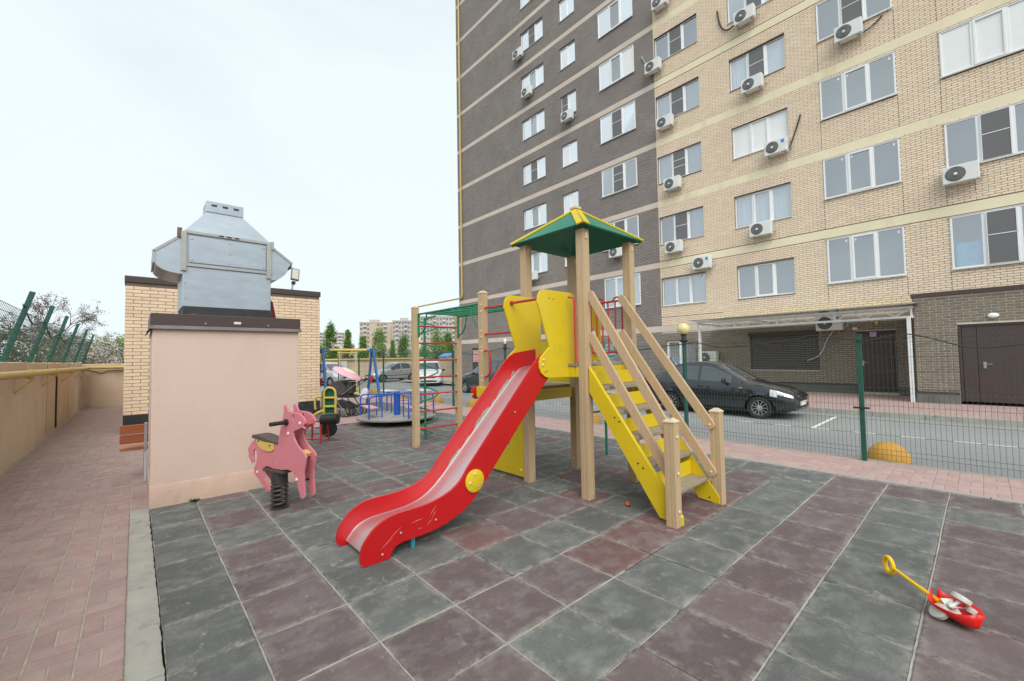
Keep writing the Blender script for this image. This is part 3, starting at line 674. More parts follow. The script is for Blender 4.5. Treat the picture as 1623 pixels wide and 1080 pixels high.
# ================================================================== air conditioners
acw = mat('ac_white', (.70,.71,.70), .45, var=.05, scale=4, dirt=((.45,.42,.36), .58, .8, 3, one))
acg = mat('ac_grille', (.10,.10,.105), .5, var=.1); acs = mat('ac_steel', (.42,.42,.40), .5, .3, var=.2)
def make_ac(label, y, z, W=.84, H=.58, x=None, sticker=None, bracket=True):
    x = FX-.42 if x is None else x
    r = thing('air_conditioner', label, 'air conditioner', (x+.15, y, z), 0, 'air conditioners on the facade')
    MB().box(x, x+.30, y-W/2, y+W/2, z, z+H).build('housing', acw, r, bevel=.02)
    cy = y+W*.14; R = H*.41; g = MB()
    g.lathe([(R, 0), (R, .012), (R*.93, .018), (R*.93, .006), (1e-5, .006)], (x-.001, cy, z+H/2), 24, Matrix.Rotation(-PI/2, 3, 'Y')); g.build('fan_well', acg, r, smooth=True)
    for k in range(5): MB().tube([(x-.016, cy+R*(k+1)/6*math.cos(t*PI/10), z+H/2+R*(k+1)/6*math.sin(t*PI/10)) for t in range(20)], .0045, 4, True).build('guard_ring', acs, r)
    MB().lathe([(R*.2,0),(R*.2,.02),(R*.15,.028),(1e-5,.028)], (x-.004, cy, z+H/2), 14, Matrix.Rotation(-PI/2, 3, 'Y')).build('hub', acw, r, smooth=True)
    if sticker is not None: MB().box(x-.004, x-.0005, y-W*.40, y-W*.26, z+H*.62, z+H*.86).build('sticker', sticker, r)
    if bracket:
        b = MB()
        for s in (-.3, .3): b.box(x-.02, FX-.005, y+s-.018, y+s+.018, z-.03, z-.002).bar((x+.06, y+s, z-.03), (FX-.006, y+s, z-.30), .02, .02)
        b.build('bracket', acs, r)
        p = MB(); p.tube([(x+.2, y-W/2-.01, z+.12), (x+.22, y-W/2-.07, z+.10), (FX-.05, y-W/2-.10, z+.2), (FX-.01, y-W/2-.12, z+.3)], .018, 6).build('refrigerant_hose', acs, r, smooth=True)
    return r
st_b = mat('sticker_blue', (.05,.25,.60), .5, var=.6, scale=20); st_g = mat('sticker_green', (.02,.33,.28), .5, var=.5, scale=20)
ACS = [('white air conditioner highest on the dark wall, left of a three-pane window', 21.38, 23.46, None),
 ('white air conditioner covering the lower corner of a three-pane dark-wall window', 20.55, 20.26, None),
 ('white air conditioner covering the bottom of a narrow two-pane window on the dark wall', 16.94, 16.92, None),
 ('white air conditioner on the dark wall, seen between the wooden tower posts', 20.35, 7.23, None),
 ('small white air conditioner on the dark wall just behind the green play roof', 13.57, 7.54, None),
 ('white air conditioner at the very top edge of the photo, where cream brick begins', 10.49, 20.13, None),
 ('white air conditioner straddling the seam of dark and cream brick, with a hose above it', 10.99, 16.93, None),
 ('white air conditioner in the leftmost cream column, directly below the one on the seam', 10.43, 13.67, None),
 ('white air conditioner in the leftmost cream column under the window with double screen bars', 10.13, 10.36, None),
 ('white air conditioner in the leftmost cream column, lowest one under a window', 10.17, 7.12, None),
 ('white air conditioner with green label mounted alone above the lowest cream window', 8.78, 6.06, st_g),
 ('white air conditioner at the top, with a long bent black hose at its left', 6.5, 16.85, None),
 ('white air conditioner in front of the second cream window column, below the black-hose one', 6.3, 13.6, None),
 ('white air conditioner with blue label below the bright blind window', 5.48, 10.42, st_b),
 ('white air conditioner with dark round fan below a curtained window, lowest of its column', 6.19, 7.07, None),
 ('white air conditioner below the white-framed window near the top right', 2.91, 13.95, None),
 ('white air conditioner farthest right, under the large right-hand window', .22, 7.48, None),
 ('white air conditioner under the truss canopy, above the roller shutter corner', 3.93, 2.80, st_b),
 ('white air conditioner low on the brown wall behind the black sedan', 8.64, 1.51, None)]
for (lb, y, z, st) in ACS: make_ac(lb, y, z-.29, sticker=st)
bl = mat('black_hose', (.03,.03,.03), .6)
def hose(label, pts, r=.03, mt=bl): tag(MB().tube(spline(pts, 5), r, 6).build('hose', mt, None, smooth=True), label, 'hose')
hose('long bent black hose reaching up the cream wall to the top air conditioner', [(FX-.05, 7.75, 18.0), (FX-.06, 7.62, 17.2), (FX-.08, 7.35, 16.8), (FX-.2, 6.95, 16.75)], .035)
hose('black hose slanting from the blue-labelled air conditioner up the cream wall', [(FX-.05, 4.62, 11.55), (FX-.06, 4.72, 11.2), (FX-.10, 4.92, 10.6), (FX-.2, 5.02, 10.25)], .03)
hose('thin dark hose slanting down from the air conditioner near the top right', [(FX-.05, 1.95, 14.1), (FX-.07, 2.2, 13.9), (FX-.2, 2.48, 13.7)], .025)
hose('white drain hose curling under the canopy air conditioner', [(FX-.1, 3.85, 2.5), (FX-.08, 4.1, 2.1), (FX-.07, 4.2, 1.8), (FX-.07, 4.4, 1.5), (FX-.07, 4.75, 1.35)], .016, acw)
hose('short dark hose on the dark wall beside the seam air conditioner', [(FX-.05, 11.75, 18.0), (FX-.06, 11.5, 17.4), (FX-.15, 11.38, 17.0)], .03, acs)
tag(MB().cyl((FX-.1,2.55,2.78),(FX,2.55,2.78),.03).ball((FX-.12,2.55,2.70),.06,12,8,(1,1,1.2)).build('wall_lamp', mat('lamp_beige',(.5,.42,.3),.5), None, smooth=True), 'small beige lamp over the dark door under the canopy', 'lamp')
tag(MB().box(FX-.05,FX+.003,3.13,3.27,2.50,2.60).build('door_sensor', acw, None, bevel=.01), 'small white box at the corner of the dark door under the canopy', 'box')

# ================================================================== perimeter wall on the left
M['beige_plaster'] = mat('beige_plaster', (.66,.51,.365), .92, var=.10, scale=1.4, bump=.4, bscale=40, dirt=[((.46,.36,.26), .55, .8, 1.1, (1,1,.35)), ((.60,.50,.40), .60, .8, 2, one)])
wl = thing('perimeter_wall', 'long beige plastered perimeter wall along the brick path', 'wall', (-1.66, 8, 0))
m = MB(); ys = [-3+.5*i for i in range(54)]; vs = []; fs = []
for i, y in enumerate(ys):
    t = 1.76+.006*math.sin(i*1.7)+rnd.uniform(-.006,.006); e = .012
    vs += [(-1.56+rnd.uniform(-.002,.002), y, -.1), (-1.56+rnd.uniform(-.002,.002), y, .9), (-1.56, y, t-e), (-1.56-e, y, t), (-1.80+e, y, t), (-1.80, y, t-e), (-1.80, y, -.1)]
for i in range(len(ys)-1):
    for q in range(6): fs.append((i*7+q, i*7+q+1, i*7+7+q+1, i*7+7+q))
fs += [tuple(range(7)), tuple((len(ys)-1)*7+6-q for q in range(7))]
m.add(vs, fs).build('wall', M['beige_plaster'], wl, smooth=True, ang=30)
for y in (14.9, 19.2): MB().box(-1.562, -1.556, y, y+.02, 0, 1.74).build('expansion_joint', mat('joint_dark', (.16,.12,.09), .95), wl)
MB().tube([(-1.55, 16.4, 1.55), (-1.545, 16.42, 1.35), (-1.545, 16.4, .7), (-1.545, 16.42, .05)], .02, 6).build('cable_duct', bl, wl, smooth=True)
we = thing('end_wall', 'short beige wall closing the far end of the brick path', 'wall', (-.6, 23.7, 0))
MB().box(-1.558, .6, 23.6, 23.84, -.1, 1.72).build('wall', M['beige_plaster'], we, bevel=.01)
tag(MB().tube(spline([(-1.5,23.57,1.52),(-1.2,23.57,1.42),(-1.0,23.57,1.33),(-.8,23.57,1.42),(-.2,23.57,1.46),(.4,23.57,1.47)],5), .014, 6).build('cable', bl, None, smooth=True), 'thin black cable drooping along the end wall under the yellow pipe', 'cable')
# yellow gas pipe on brackets along the wall
gy = thing('wall_gas_pipe', 'thick yellow gas pipe on brackets along the top of the beige wall', 'pipe', (-1.4, 8, 1.5))
MB().tube([(-1.385,-3,1.56),(-1.385,23.2,1.56),(-1.36,23.36,1.56),(-1.26,23.42,1.56),(.6,23.42,1.56)], .057, 12).build('pipe', yel, gy, smooth=True)
for y in (6.2, 8.6, 11.25, 14.2, 17.6, 21.2): 
    MB().box(-1.56,-1.32,y-.03,y+.03,1.462,1.502).bar((-1.34,y,1.46),(-1.56,y,1.22),.07,.03).build('bracket', yel, gy)
    MB().tube([(-1.385+.064*math.cos(t), y, 1.56+.064*math.sin(t)) for t in [PI*k/8-.1 for k in range(9)]], .008, 6).build('clamp', yel, gy)
# inward-leaning green fence on the wall
grn = mat('fence_green', (.012,.085,.062), .5, var=.15, scale=6, dirt=((.03,.13,.10), .55, .8, 6, one))
wire = mat('fence_wire', (.04,.085,.072), .5, var=.1)
fl_ = thing('wall_top_fence', 'green mesh fence with leaning posts on top of the beige wall', 'fence', (-1.7, 16, 1.75))
PY_ = [2.7, 5.5, 8.3, 11.13, 13.55, 16.2, 19.11, 22.4, 25.8]
for y in PY_:
    MB().bar((-1.70, y, 1.70), (-1.36, y, 3.0), .07, .07, (0,1,0)).build('post', grn, fl_, bevel=.006)
for a, b in zip(PY_, PY_[1:]):
    m = MB()
    def P(t): return (-1.70+.34*t, 1.78+1.2*t)
    n = int((b-a)/.10)
    for i in range(1, n):
        y = a+(b-a)*i/n; p, q = P(.02), P(.72); m.bar((p[0],y,p[1]),(q[0],y,q[1]), .005, .005)
    for t in (.03,.13,.23,.33,.43,.53,.63,.72): p = P(t); m.bar((p[0],a+.03,p[1]),(p[0],b-.03,p[1]), .006, .006)
    m.build('mesh_panel', wire, fl_)
tag(MB().tube(spline([(-1.45,11,2.75),(-1.5,12.4,2.5),(-1.48,13.5,2.62),(-1.52,15,2.36),(-1.5,16.2,2.5),(-1.52,18,2.34),(-1.5,22.4,2.5)],6), .014, 6).build('cable', bl, None, smooth=True), 'black cable strung along the leaning green fence posts', 'cable')

# ================================================================== brick hut
M['hut_brick'] = mat('hut_brick', (.73,.56,.395), .85, var=.06, scale=5, bump=.2, bscale=120, isl=.07)
M['hut_mortar'] = mat('hut_mortar', (.17,.125,.10), .95, var=.2)
hut = thing('brick_hut', 'cream brick utility hut with dark coping behind the pink block', 'hut', (2.1, 16, 0))
HX0, HX1, HY0, HY1 = -.20, 4.36, 14.0, 22.0
MB().box(HX0+.014, HX1-.014, HY0+.014, HY1, .0, 3.72).build('wall', M['hut_mortar'], hut)
brickwork(hut, [], HX0, HX1, .44, 3.715, .308, .0862, .010, lambda u, v, w: (u, HY0+.012-w, v), M['hut_brick'], 296, key=lambda r: (r[0] > .62 and r[0] < 3.5 and r[2] < 3.4)*50 + (r[0]>1.2 and r[0]<2.9)*100 - r[2]*.01)
brickwork(hut, [], HY0, HY1, .44, 3.715, .308, .0862, .010, lambda u, v, w: (HX1-.012+w, u, v), M['hut_brick'], 0)
brickwork(hut, [], HY0, HY1, .44, 3.715, .308, .0862, .010, lambda u, v, w: (HX0+.012-w, u, v), M['hut_brick'], 0)
MB().box(HX0-.02, HX1+.02, HY0-.02, HY1, 3.72, 3.88).build('coping', M['brown_metal'], hut, bevel=.01)
MB().box(HX0-.006, HX1+.006, HY0-.006, HY1, -.05, .43).build('plinth', mat('bitumen', (.022,.022,.024), .65, var=.4, scale=3, bump=.5, bscale=25, dirt=((.16,.15,.15), .58, .72, 4, one)), hut, bevel=.01)
flood = thing('floodlight', 'grey floodlight on a short pole at the hut roof edge', 'floodlight', (3.62, 14.3, 3.88))
MB().cyl((3.62,14.3,3.88),(3.64,14.3,4.10),.03).build('pole', acs, flood, smooth=True)
MB().cbox((3.66,14.28,4.14),(.10,.10,.10),Matrix.Rotation(.15,3,'Y')).build('arm', bl, flood, bevel=.01)
R = Matrix.Rotation(.16,3,'Y') @ Matrix.Rotation(-.35,3,'X')
MB().cbox((3.70,14.26,4.40),(.24,.07,.42),R).build('lamp_head', mat('flood_grey',(.12,.12,.12),.5), flood, bevel=.02)
MB().cbox(Vector((3.70,14.26,4.40))+R@Vector((0,-.036,0)),(.18,.01,.34),R).build('lens', mat('flood_lens',(.55,.55,.50),.2,var=.2,scale=20), flood)
# ================================================================== pink block and its roof vent
M['pink_plaster'] = mat('pink_plaster', (.64,.49,.415), .92, var=.045, scale=1.3, bump=.35, bscale=70, dirt=((.58,.43,.36), .55, .85, 1.6, (1,1,.7)))
pb = thing('plastered_block', 'pink plastered vent block with brown coping beside the path', 'block', (.95, 7.2, 0))
MB().box(.148, 1.748, 6.555, 7.70, .24, 2.14).build('wall', M['pink_plaster'], pb, bevel=.008)
m = MB(); vs = []; fs = []; n = 30
for i in range(n+1):
    x = .142+1.612*i/n; vs += [(x, 6.543, -.05), (x, 6.543+rnd.uniform(-.004,.003), .05), (x, 6.545, .235+.010*math.sin(i*1.3)+rnd.uniform(-.004,.004)), (x, 6.556, .262), (x, 6.60, .27), (x, 7.71, .268), (x, 7.71, -.05)]
for i in range(n):
    for q in range(6): fs.append((i*7+q, i*7+q+1, i*7+7+q+1, i*7+7+q))
fs += [tuple(range(7)), tuple(n*7+6-q for q in range(7))]
m.add(vs, fs).build('base_course', mat('pink_base', (.60,.43,.345), .92, var=.07, scale=2.5, bump=.5, bscale=40, dirt=((.40,.31,.25), .56, .8, 3, one)), pb, smooth=True, ang=50)
MB().box(.128, 1.768, 6.535, 7.72, 2.155, 2.30).build('coping_fascia', M['brown_metal'], pb, bevel=.006)
MB().prism([(6.54,2.16),(6.505,2.112),(6.51,2.108),(6.554,2.15)], lambda u,v,w_: (w_,u,v), .12, 1.776).prism([(.135,2.16),(.098,2.08),(.103,2.078),(.15,2.15)], lambda u,v,w_: (u,w_,v), 6.52, 7.73).prism([(1.761,2.16),(1.79,2.115),(1.786,2.112),(1.747,2.15)], lambda u,v,w_: (u,w_,v), 6.52, 7.73).build('coping_lip', mat('lip_grey', (.16,.13,.13), .5, var=.2, scale=4), pb)
MB().box(.96,1.04,6.529,6.534,2.195,2.225).build('small_label', acw, pb)
sc = MB()
for x in (.66, 1.36): sc.bolt((x, 6.534, 2.19), (0,-1,0), .010, .008)
sc.build('screws', acs, pb)
zinc = mat('galvanised', (.43,.48,.53), .42, .75, var=.10, scale=3, stretch=(1,1,3), dirt=[((.50,.55,.60), .50, .75, 9, (.5,1,1.4)), ((.36,.38,.40), .62, .8, 2.2, (1,1,.3))])
zinc2 = mat('galvanised_dull', (.40,.40,.38), .55, .4, var=.15, scale=6)
vent = thing('roof_vent', 'galvanised steel roof vent with two side hoods on the pink block', 'vent', (.96, 7.3, 2.30))
VY0, VY1 = 6.9, 7.72
MB().box(.455, 1.475, VY0-.012, VY1+.012, 2.30, 2.44).build('flashing', mat('bitumen_flashing', (.03,.03,.032), .6, var=.4, scale=6, dirt=((.2,.2,.2), .6, .75, 5, one)), vent)
MB().box(.445, 1.465, VY0, VY1, 2.43, 2.965).build('lower_duct', zinc, vent, bevel=.006)
MB().box(.43, 1.48, VY0-.02, VY1+.02, 2.965, 2.995).build('flange', zinc2, vent, bevel=.004)
MB().box(.455, 1.455, VY0+.01, VY1-.01, 2.995, 3.40).build('upper_duct', zinc, vent)
MB().box(.51, 1.40, VY0-.008, VY0+.01, 3.02, 3.365).build('access_panel', zinc, vent, bevel=.004)
for x in (.425, 1.405):
    MB().box(x, x+.06, VY0-.03, VY0+.009, 2.90, 3.42).build('corner_strap', zinc2, vent, bevel=.004)
MB().box(.385,.435,VY0-.025,VY0+.03,3.33,3.46).build('hood_clip', mat('rust',(.16,.11,.085),.8,var=.3,scale=12), vent, bevel=.004); MB().box(1.455,1.50,VY0-.025,VY0+.03,3.33,3.45).build('hood_clip', zinc2, vent, bevel=.004)
MB().box(.46, 1.45, VY0-.016, VY1+.016, 3.40, 3.44).build('top_flange', zinc2, vent, bevel=.004)
def frustum(m, x0,x1,y0,y1,z0, a0,a1,b0,b1,z1): m.add([(x0,y0,z0),(x1,y0,z0),(x1,y1,z0),(x0,y1,z0),(a0,b0,z1),(a1,b0,z1),(a1,b1,z1),(a0,b1,z1)], [(0,3,2,1),(4,5,6,7),(0,1,5,4),(1,2,6,5),(2,3,7,6),(3,0,4,7)])
m = MB(); frustum(m, .465,1.445,VY0,VY1,3.44, .72,1.14,7.12,7.5,3.80); m.build('pyramid_hood', zinc, vent)
MB().box(.71,1.15,7.11,7.51,3.80,3.955).build('outlet_collar', zinc, vent, bevel=.004)
s = MB()
for x in (.80,.93,1.06): s.box(x-.032,x+.032,7.106,7.112,3.885,3.912)
for x in (.86,.95,1.04): s.box(x-.026,x+.026,VY0-.019,VY0-.015,3.412,3.430)
s.build('slots', bl, vent)
lh = [(.455,3.385),(.165,3.125),(.165,2.985)]+[(.165+.29*(1-math.cos(t)), 2.985-.13*math.sin(t)) for t in [PI/2*k/8 for k in range(1,9)]]
MB().prism(lh, XZ, VY0+.0, VY1).build('side_hood', zinc, vent, bevel=.004)
MB().bar((.47,VY0-.004,3.40),(.15,VY0-.004,3.115),.03,.012,(0,1,0)).bar((.155,VY0,3.12),(.155,VY0,2.97),.03,.02,(0,1,0)).box(.148,.163,VY0,VY1,2.975,3.125).build('hood_rim', zinc2, vent)
rh = [(1.455,3.385),(1.745,3.165),(1.70,3.10)]+[(1.70-.245*(1-math.cos(t))**.8, 3.10-.22*math.sin(t)) for t in [PI/2*k/8 for k in range(1,9)]]
MB().prism(rh, XZ, VY0+.0, VY1).build('side_hood', zinc, vent, bevel=.004)
MB().bar((1.44,VY0-.004,3.40),(1.752,VY0-.004,3.162),.03,.012,(0,1,0)).box(1.736,1.75,VY0,VY1,3.10,3.168).build('hood_rim', zinc2, vent)
s = MB()
for x, z in [(.54,3.05),(1.37,3.05),(.54,3.335),(1.37,3.335),(.955,3.05),(.955,3.335),(.955,3.19),(.47,2.55),(.47,2.75),(.47,2.90),(1.44,2.55),(1.44,2.70),(1.44,2.85)]: s.bolt((x, VY0-.009 if .5<x<1.4 else VY0, z), (0,-1,0), .011, .008)
s.build('rivets', acs, vent)
tag(MB().prism([(1.54,2.31),(1.66,2.31),(1.60,2.62),(1.52,2.74)], XZ, 7.4, 7.44).build('red_fire_shield', mat('red_dull',(.30,.02,.025),.5,var=.2), None), 'narrow red shield behind the galvanised roof vent', 'shield')
# ------------------------------------------------------------------ bench
bn = thing('park_bench', 'orange-brown slatted bench on grey steel legs half hidden by the pink block', 'bench', (.6, 8.4, 0))
wd_o = mat('bench_orange', (.30,.085,.030), .55, var=.2, scale=3, stretch=(1,12,12)); gs = mat('bench_steel', (.40,.41,.42), .45, .4, var=.1)
for z in (.62, .76): MB().cbox((.6, 8.20+(z-.6)*-.15, z), (1.5,.03,.125)).build('back_slat', wd_o, bn, bevel=.008)
for k in range(4): MB().cbox((.6, 8.33+.105*k, .46), (1.5,.095,.045)).build('seat_slat', mat('bench_seat', (.42,.17,.09), .6, var=.15, scale=3, stretch=(1,12,12)) if k == 0 else bpy.data.materials['bench_seat'], bn, bevel=.006)
for x in (.13, 1.15):
    MB().bar((x,8.16,.84),(x,8.20,.42),.035,.035,(0,1,0)).bar((x,8.20,.42),(x,8.10,.0),.035,.035,(0,1,0)).build('back_leg', gs, bn, bevel=.004)
    MB().bar((x,8.18,.41),(x,8.70,.41),.03,.03).bar((x,8.68,.41),(x,8.72,0),.03,.03,(0,1,0)).build('front_leg', gs, bn, bevel=.004)

# ================================================================== play tower
M['wood'] = mat('post_wood', (.50,.365,.215), .65, var=.14, scale=4, stretch=(14,14,.7), bump=.15, bscale=8, dirt=((.42,.28,.16), .58, .8, 3, (10,10,.5)))
M['wood_rail'] = mat('rail_wood', (.53,.375,.23), .65, var=.12, scale=4, stretch=(14,14,.8), rot=(math.radians(-36),0,0), bump=.12, bscale=8, dirt=((.42,.27,.155), .58, .8, 3, (8,8,.6)))
M['tread'] = mat('tread_wood', (.30,.245,.185), .8, var=.3, scale=4, stretch=(1,14,10), bump=.4, bscale=10)
M['yellow'] = mat('play_yellow', (.68,.50,.015), .38, var=.06, scale=3, bump=.05, bscale=120, dirt=((.50,.36,.03), .60, .85, 5, one))
M['red'] = mat('play_red', (.50,.006,.009), .36, var=.06, scale=3, bump=.05, bscale=100, dirt=((.72,.16,.15), .66, .80, 6, (1,1,1)))
M['red_bar'] = mat('bar_red', (.50,.035,.035), .4, var=.1, scale=6)
M['green_bar'] = mat('bar_green', (.012,.20,.10), .4, var=.1, scale=6)
M['roof_green'] = mat('roof_green', (.012,.185,.115), .4, var=.08, scale=3)
M['cream_cap'] = mat('bolt_cap', (.72,.55,.32), .4, var=.05)
M['chute'] = mat('chute_steel', (.74,.72,.73), .44, 1.0, var=.06, scale=3, stretch=(.4,8,1))
M['dark_bolt'] = mat('dark_bolt', (.05,.04,.03), .6)
pt = thing('play_tower', 'wooden play tower with green hip roof, stairs and climbing bridge', 'playhouse', (4.55, 3.7, 0))
hw = .058
def post(x, y, h, w_=hw, top=False, name='post'):
    m = MB(); g = .005; d = .006
    # laminated post: a shallow groove down each face
    pl = []
    for (sx, sy) in ((0,-1),(1,0),(0,1),(-1,0)):
        pass
    P = [(-w_,-w_),(-g,-w_),(0,-w_+d),(g,-w_),(w_,-w_),(w_,-g),(w_-d,0),(w_,g),(w_,w_),(g,w_),(0,w_-d),(-g,w_),(-w_,w_),(-w_,g),(-w_+d,0),(-w_,-g)]
    m.prism([(x+a,y+b) for a,b in P], XY, -.05, h)
    o = m.build(name, M['wood'], pt, bevel=.004, segs=2)
    if top: 
        m = MB(); frustum(m, x-w_-.006,x+w_+.006,y-w_-.006,y+w_+.006,h+.012, x-.02,x+.02,y-.02,y+.02,h+.045); m.box(x-w_-.006,x+w_+.006,y-w_-.006,y+w_+.006,h+.0005,h+.0115); m.build('post_cap', mat('cap_cream',(.62,.50,.33),.5,var=.1) if 'cap_cream' not in bpy.data.materials else bpy.data.materials['cap_cream'], o)
    return o
for x in (4.05, 5.05):
    for y in (3.20, 4.20): post(x, y, 3.24)
post(4.05, 5.19, 2.70, .055, True); post(5.05, 5.19, 2.70, .055, True)
post(4.05, 7.33, 2.68, .055, True); post(5.05, 7.33, 2.68, .055, True)
post(4.00, 2.10, 1.02, .056, True); post(4.97, 2.06, 1.03, .056, True)
for p in [(4.05,3.20),(4.05,4.20),(4.05,7.33)]: MB().box(p[0]+.02,p[0]+.05,p[1]-.064,p[1]-.056,.02,.07).build('foot_bracket', acs, pt)
# roof: four green faces with yellow hip strips
A = Vector((4.55,3.70,3.74)); cn = [Vector((3.90,3.06,3.27)),Vector((5.20,3.06,3.27)),Vector((5.20,4.34,3.27)),Vector((3.90,4.34,3.27))]
for i in range(4):
    a, b = cn[i], cn[(i+1)%4]; n_ = (b-a).cross(A-a).normalized()*.018
    MB().add([a,b,A,a-n_,b-n_,A-n_], [(0,1,2),(5,4,3),(0,3,4,1),(1,4,5,2),(2,5,3,0)]).build('roof_panel', M['roof_green'], pt)
for i in range(4):
    a = cn[i]; d = (A-a); 
    for s in (-1, 1):
        t = cn[(i+s)%4]-a; t.normalize(); pl = d.cross(t)*(s); pl.normalize(); side = (t - d.normalized()*t.dot(d.normalized())).normalized()
        up = pl if pl.z > 0 else -pl
        p = a + side*.042 + up*.012; q = A + side*.034 + up*.012 - d.normalized()*.05
        MB().bar(p, q, .075, .020, up).build('hip_strip', M['yellow'], pt, bevel=.003)
MB().box(4.49,4.61,3.64,3.76,3.735,3.775).build('roof_cap', bpy.data.materials['cap_cream'], pt, bevel=.01)
for x, y in ((4.05,3.2),(5.05,3.2),(4.05,4.2),(5.05,4.2)):
    MB().box(x-.02,x+.02,y-.066,y-.0585,3.12,3.20).build('roof_bracket', M['cream_cap'], pt)
# decks
def plank_deck(x0,x1,y0,y1,z,nm,axis='X'):
    n = 8
    for i in range(n):
        a = y0+(y1-y0)*i/n+.004; b = y0+(y1-y0)*(i+1)/n-.004
        MB().box(x0,x1,a,b,z-.04,z).build(nm, M['tread'], pt, bevel=.005)
plank_deck(3.97, 5.12, 3.27, 4.13, 1.61, 'deck_plank')
for y in (3.285, 4.115): MB().box(3.99,5.11,y-.025,y+.025,1.44,1.568).build('deck_beam', M['yellow'], pt, bevel=.005)
for x in (4.0, 5.10): MB().box(x-.02,x+.02,3.315,4.085,1.44,1.566).build('deck_beam', M['yellow'], pt, bevel=.005)
plank_deck(4.0, 5.1, 4.27, 5.12, 1.27, 'deck_plank')
MB().box(4.11,4.99,4.19,4.24,1.08,1.228).build('deck_beam', M['yellow'], pt, bevel=.005); MB().box(4.11,4.99,5.15,5.2,1.08,1.228).build('deck_beam', M['yellow'], pt, bevel=.005)
for x in (4.05, 5.05): MB().box(x-.02,x+.02,4.27,5.12,1.08,1.228).build('deck_beam', M['yellow'], pt, bevel=.005)
MB().box(3.985,4.02,5.03,5.30,1.08,1.25).build('end_block', M['yellow'], pt, bevel=.01)
# yellow climbing wall below the low deck, with holes
MB().prism([(4.265,.045),(5.02,.045),(5.02,.80),(4.90,1.07),(4.265,1.07)], YZ, 4.0, 4.022, holes=[[(4.59+.05*math.cos(t)*(1+.15*math.sin(3*t)), .47+.042*math.sin(t)) for t in [2*PI*k/14 for k in range(14)]], [(4.80+.05*math.cos(t), .82+.042*math.sin(t)) for t in [2*PI*k/14 for k in range(14)]]]).build('climbing_wall', M['yellow'], pt, bevel=.004)
MB().bolt((3.999,4.32,.13),(-1,0,0),.02,.016).build('bolt_cap', M['cream_cap'], pt)
# yellow arched window panel on the far side
MB().prism([(3.72,1.62),(4.14,1.62),(4.14,2.32),(3.95,2.42),(3.72,2.42)], YZ, 5.07, 5.09, holes=[[(3.93+.14*math.cos(t), 1.98+.17*math.sin(t)) for t in [2*PI*k/18 for k in range(18)]]]).build('window_panel', M['yellow'], pt, bevel=.003)
MB().prism([(4.26,1.28),(5.12,1.28),(5.12,1.95),(4.26,1.95)], YZ, 5.07, 5.09, holes=[[(4.69+.26*math.cos(t), 1.60+.22*math.sin(t)) for t in [2*PI*k/22 for k in range(22)]]]).build('window_panel', M['yellow'], pt, bevel=.003)
# red railing on the far side
rl = MB(); r_ = .014
rl.tube([(5.03,3.83,2.46),(5.03,3.30,2.46)], r_).tube([(5.03,3.86,1.74),(5.03,3.28,1.74)], r_)
for y in (3.84,3.74,3.64,3.54,3.42,3.31): rl.tube([(5.03,y,1.74),(5.03,y,2.46)], .011)
for yc in (3.68, 3.39): rl.tube([(5.03, yc+.065*math.cos(t), 2.46+.055*math.sin(t)) for t in [PI*k/10 for k in range(11)]], .012)
rl.build('guard_rail', M['red_bar'], pt, smooth=True)
MB().tube([(3.95,3.36,2.42),(3.96,3.27,2.40),(3.96,3.268,1.62)], .014).build('grab_bar', M['red_bar'], pt, smooth=True)
# stairs
for x in (4.045, 4.93):
    MB().prism([(3.13,1.57),(3.13,1.27),(2.27,.03),(2.03,.005),(2.03,.09)], YZ, x-.022, x+.022).build('stringer', M['yellow'], pt, bevel=.006)
    bb = MB()
    for y, z in ((2.14,.12),(2.5,.60),(2.44,.56),(2.78,1.06),(2.72,1.02)): bb.bolt((x-.023,y,z-.06),(-1,0,0),.011,.006)
    bb.build('bolts', M['dark_bolt'], pt)
for k in range(5):
    z = .285+.265*k; y = 2.25+.185*k
    if k < 5: MB().box(4.07,4.905,y-.10,y+.11,z-.045,z).build('tread', M['tread'], pt, bevel=.008)
    MB().box(4.07,4.905,y+.092,y+.108,z+.004,z+.165).build('riser', M['yellow'], pt, bevel=.003)
def rail(x, p, q, wd=.105, th=.036):
    p = Vector((x,*p)); q = Vector((x,*q)); d = (q-p).normalized(); n_ = Vector((0,-d.z,d.y))
    a0 = math.atan2(d.z, d.y); pts = []
    h = wd/2
    for k in range(9):
        t = a0+PI/2+PI*k/8; pts.append((p.y+h*math.cos(t), p.z+h*math.sin(t)))
    for k in range(9):
        t = a0-PI/2+PI*k/8; pts.append((q.y+h*math.cos(t), q.z+h*math.sin(t)))
    MB().prism(pts, YZ, x-th/2, x+th/2).build('handrail', M['wood_rail'], pt, bevel=.006)
    c = MB(); c.bolt((x-th/2, q.y, q.z),(-1,0,0),.016,.012); c.build('bolt_cap', M['cream_cap'], pt)
rail(4.082, (3.12,2.43), (2.14,.86)); rail(4.082, (3.12,1.93), (2.16,.44))
rail(4.895, (3.22,2.46), (2.10,.89)); rail(4.895, (3.22,1.98), (2.10,.36))
c = MB()
for z in (.15,.52,.88): c.bolt((4.00,2.043,z),(0,-1,0),.018,.014)
for x, z in ((5.05,.15),(4.05,1.30)): c.bolt((x-.059,4.2,z),(-1,0,0),.018,.014)
c.build('bolt_cap', M['cream_cap'], pt)
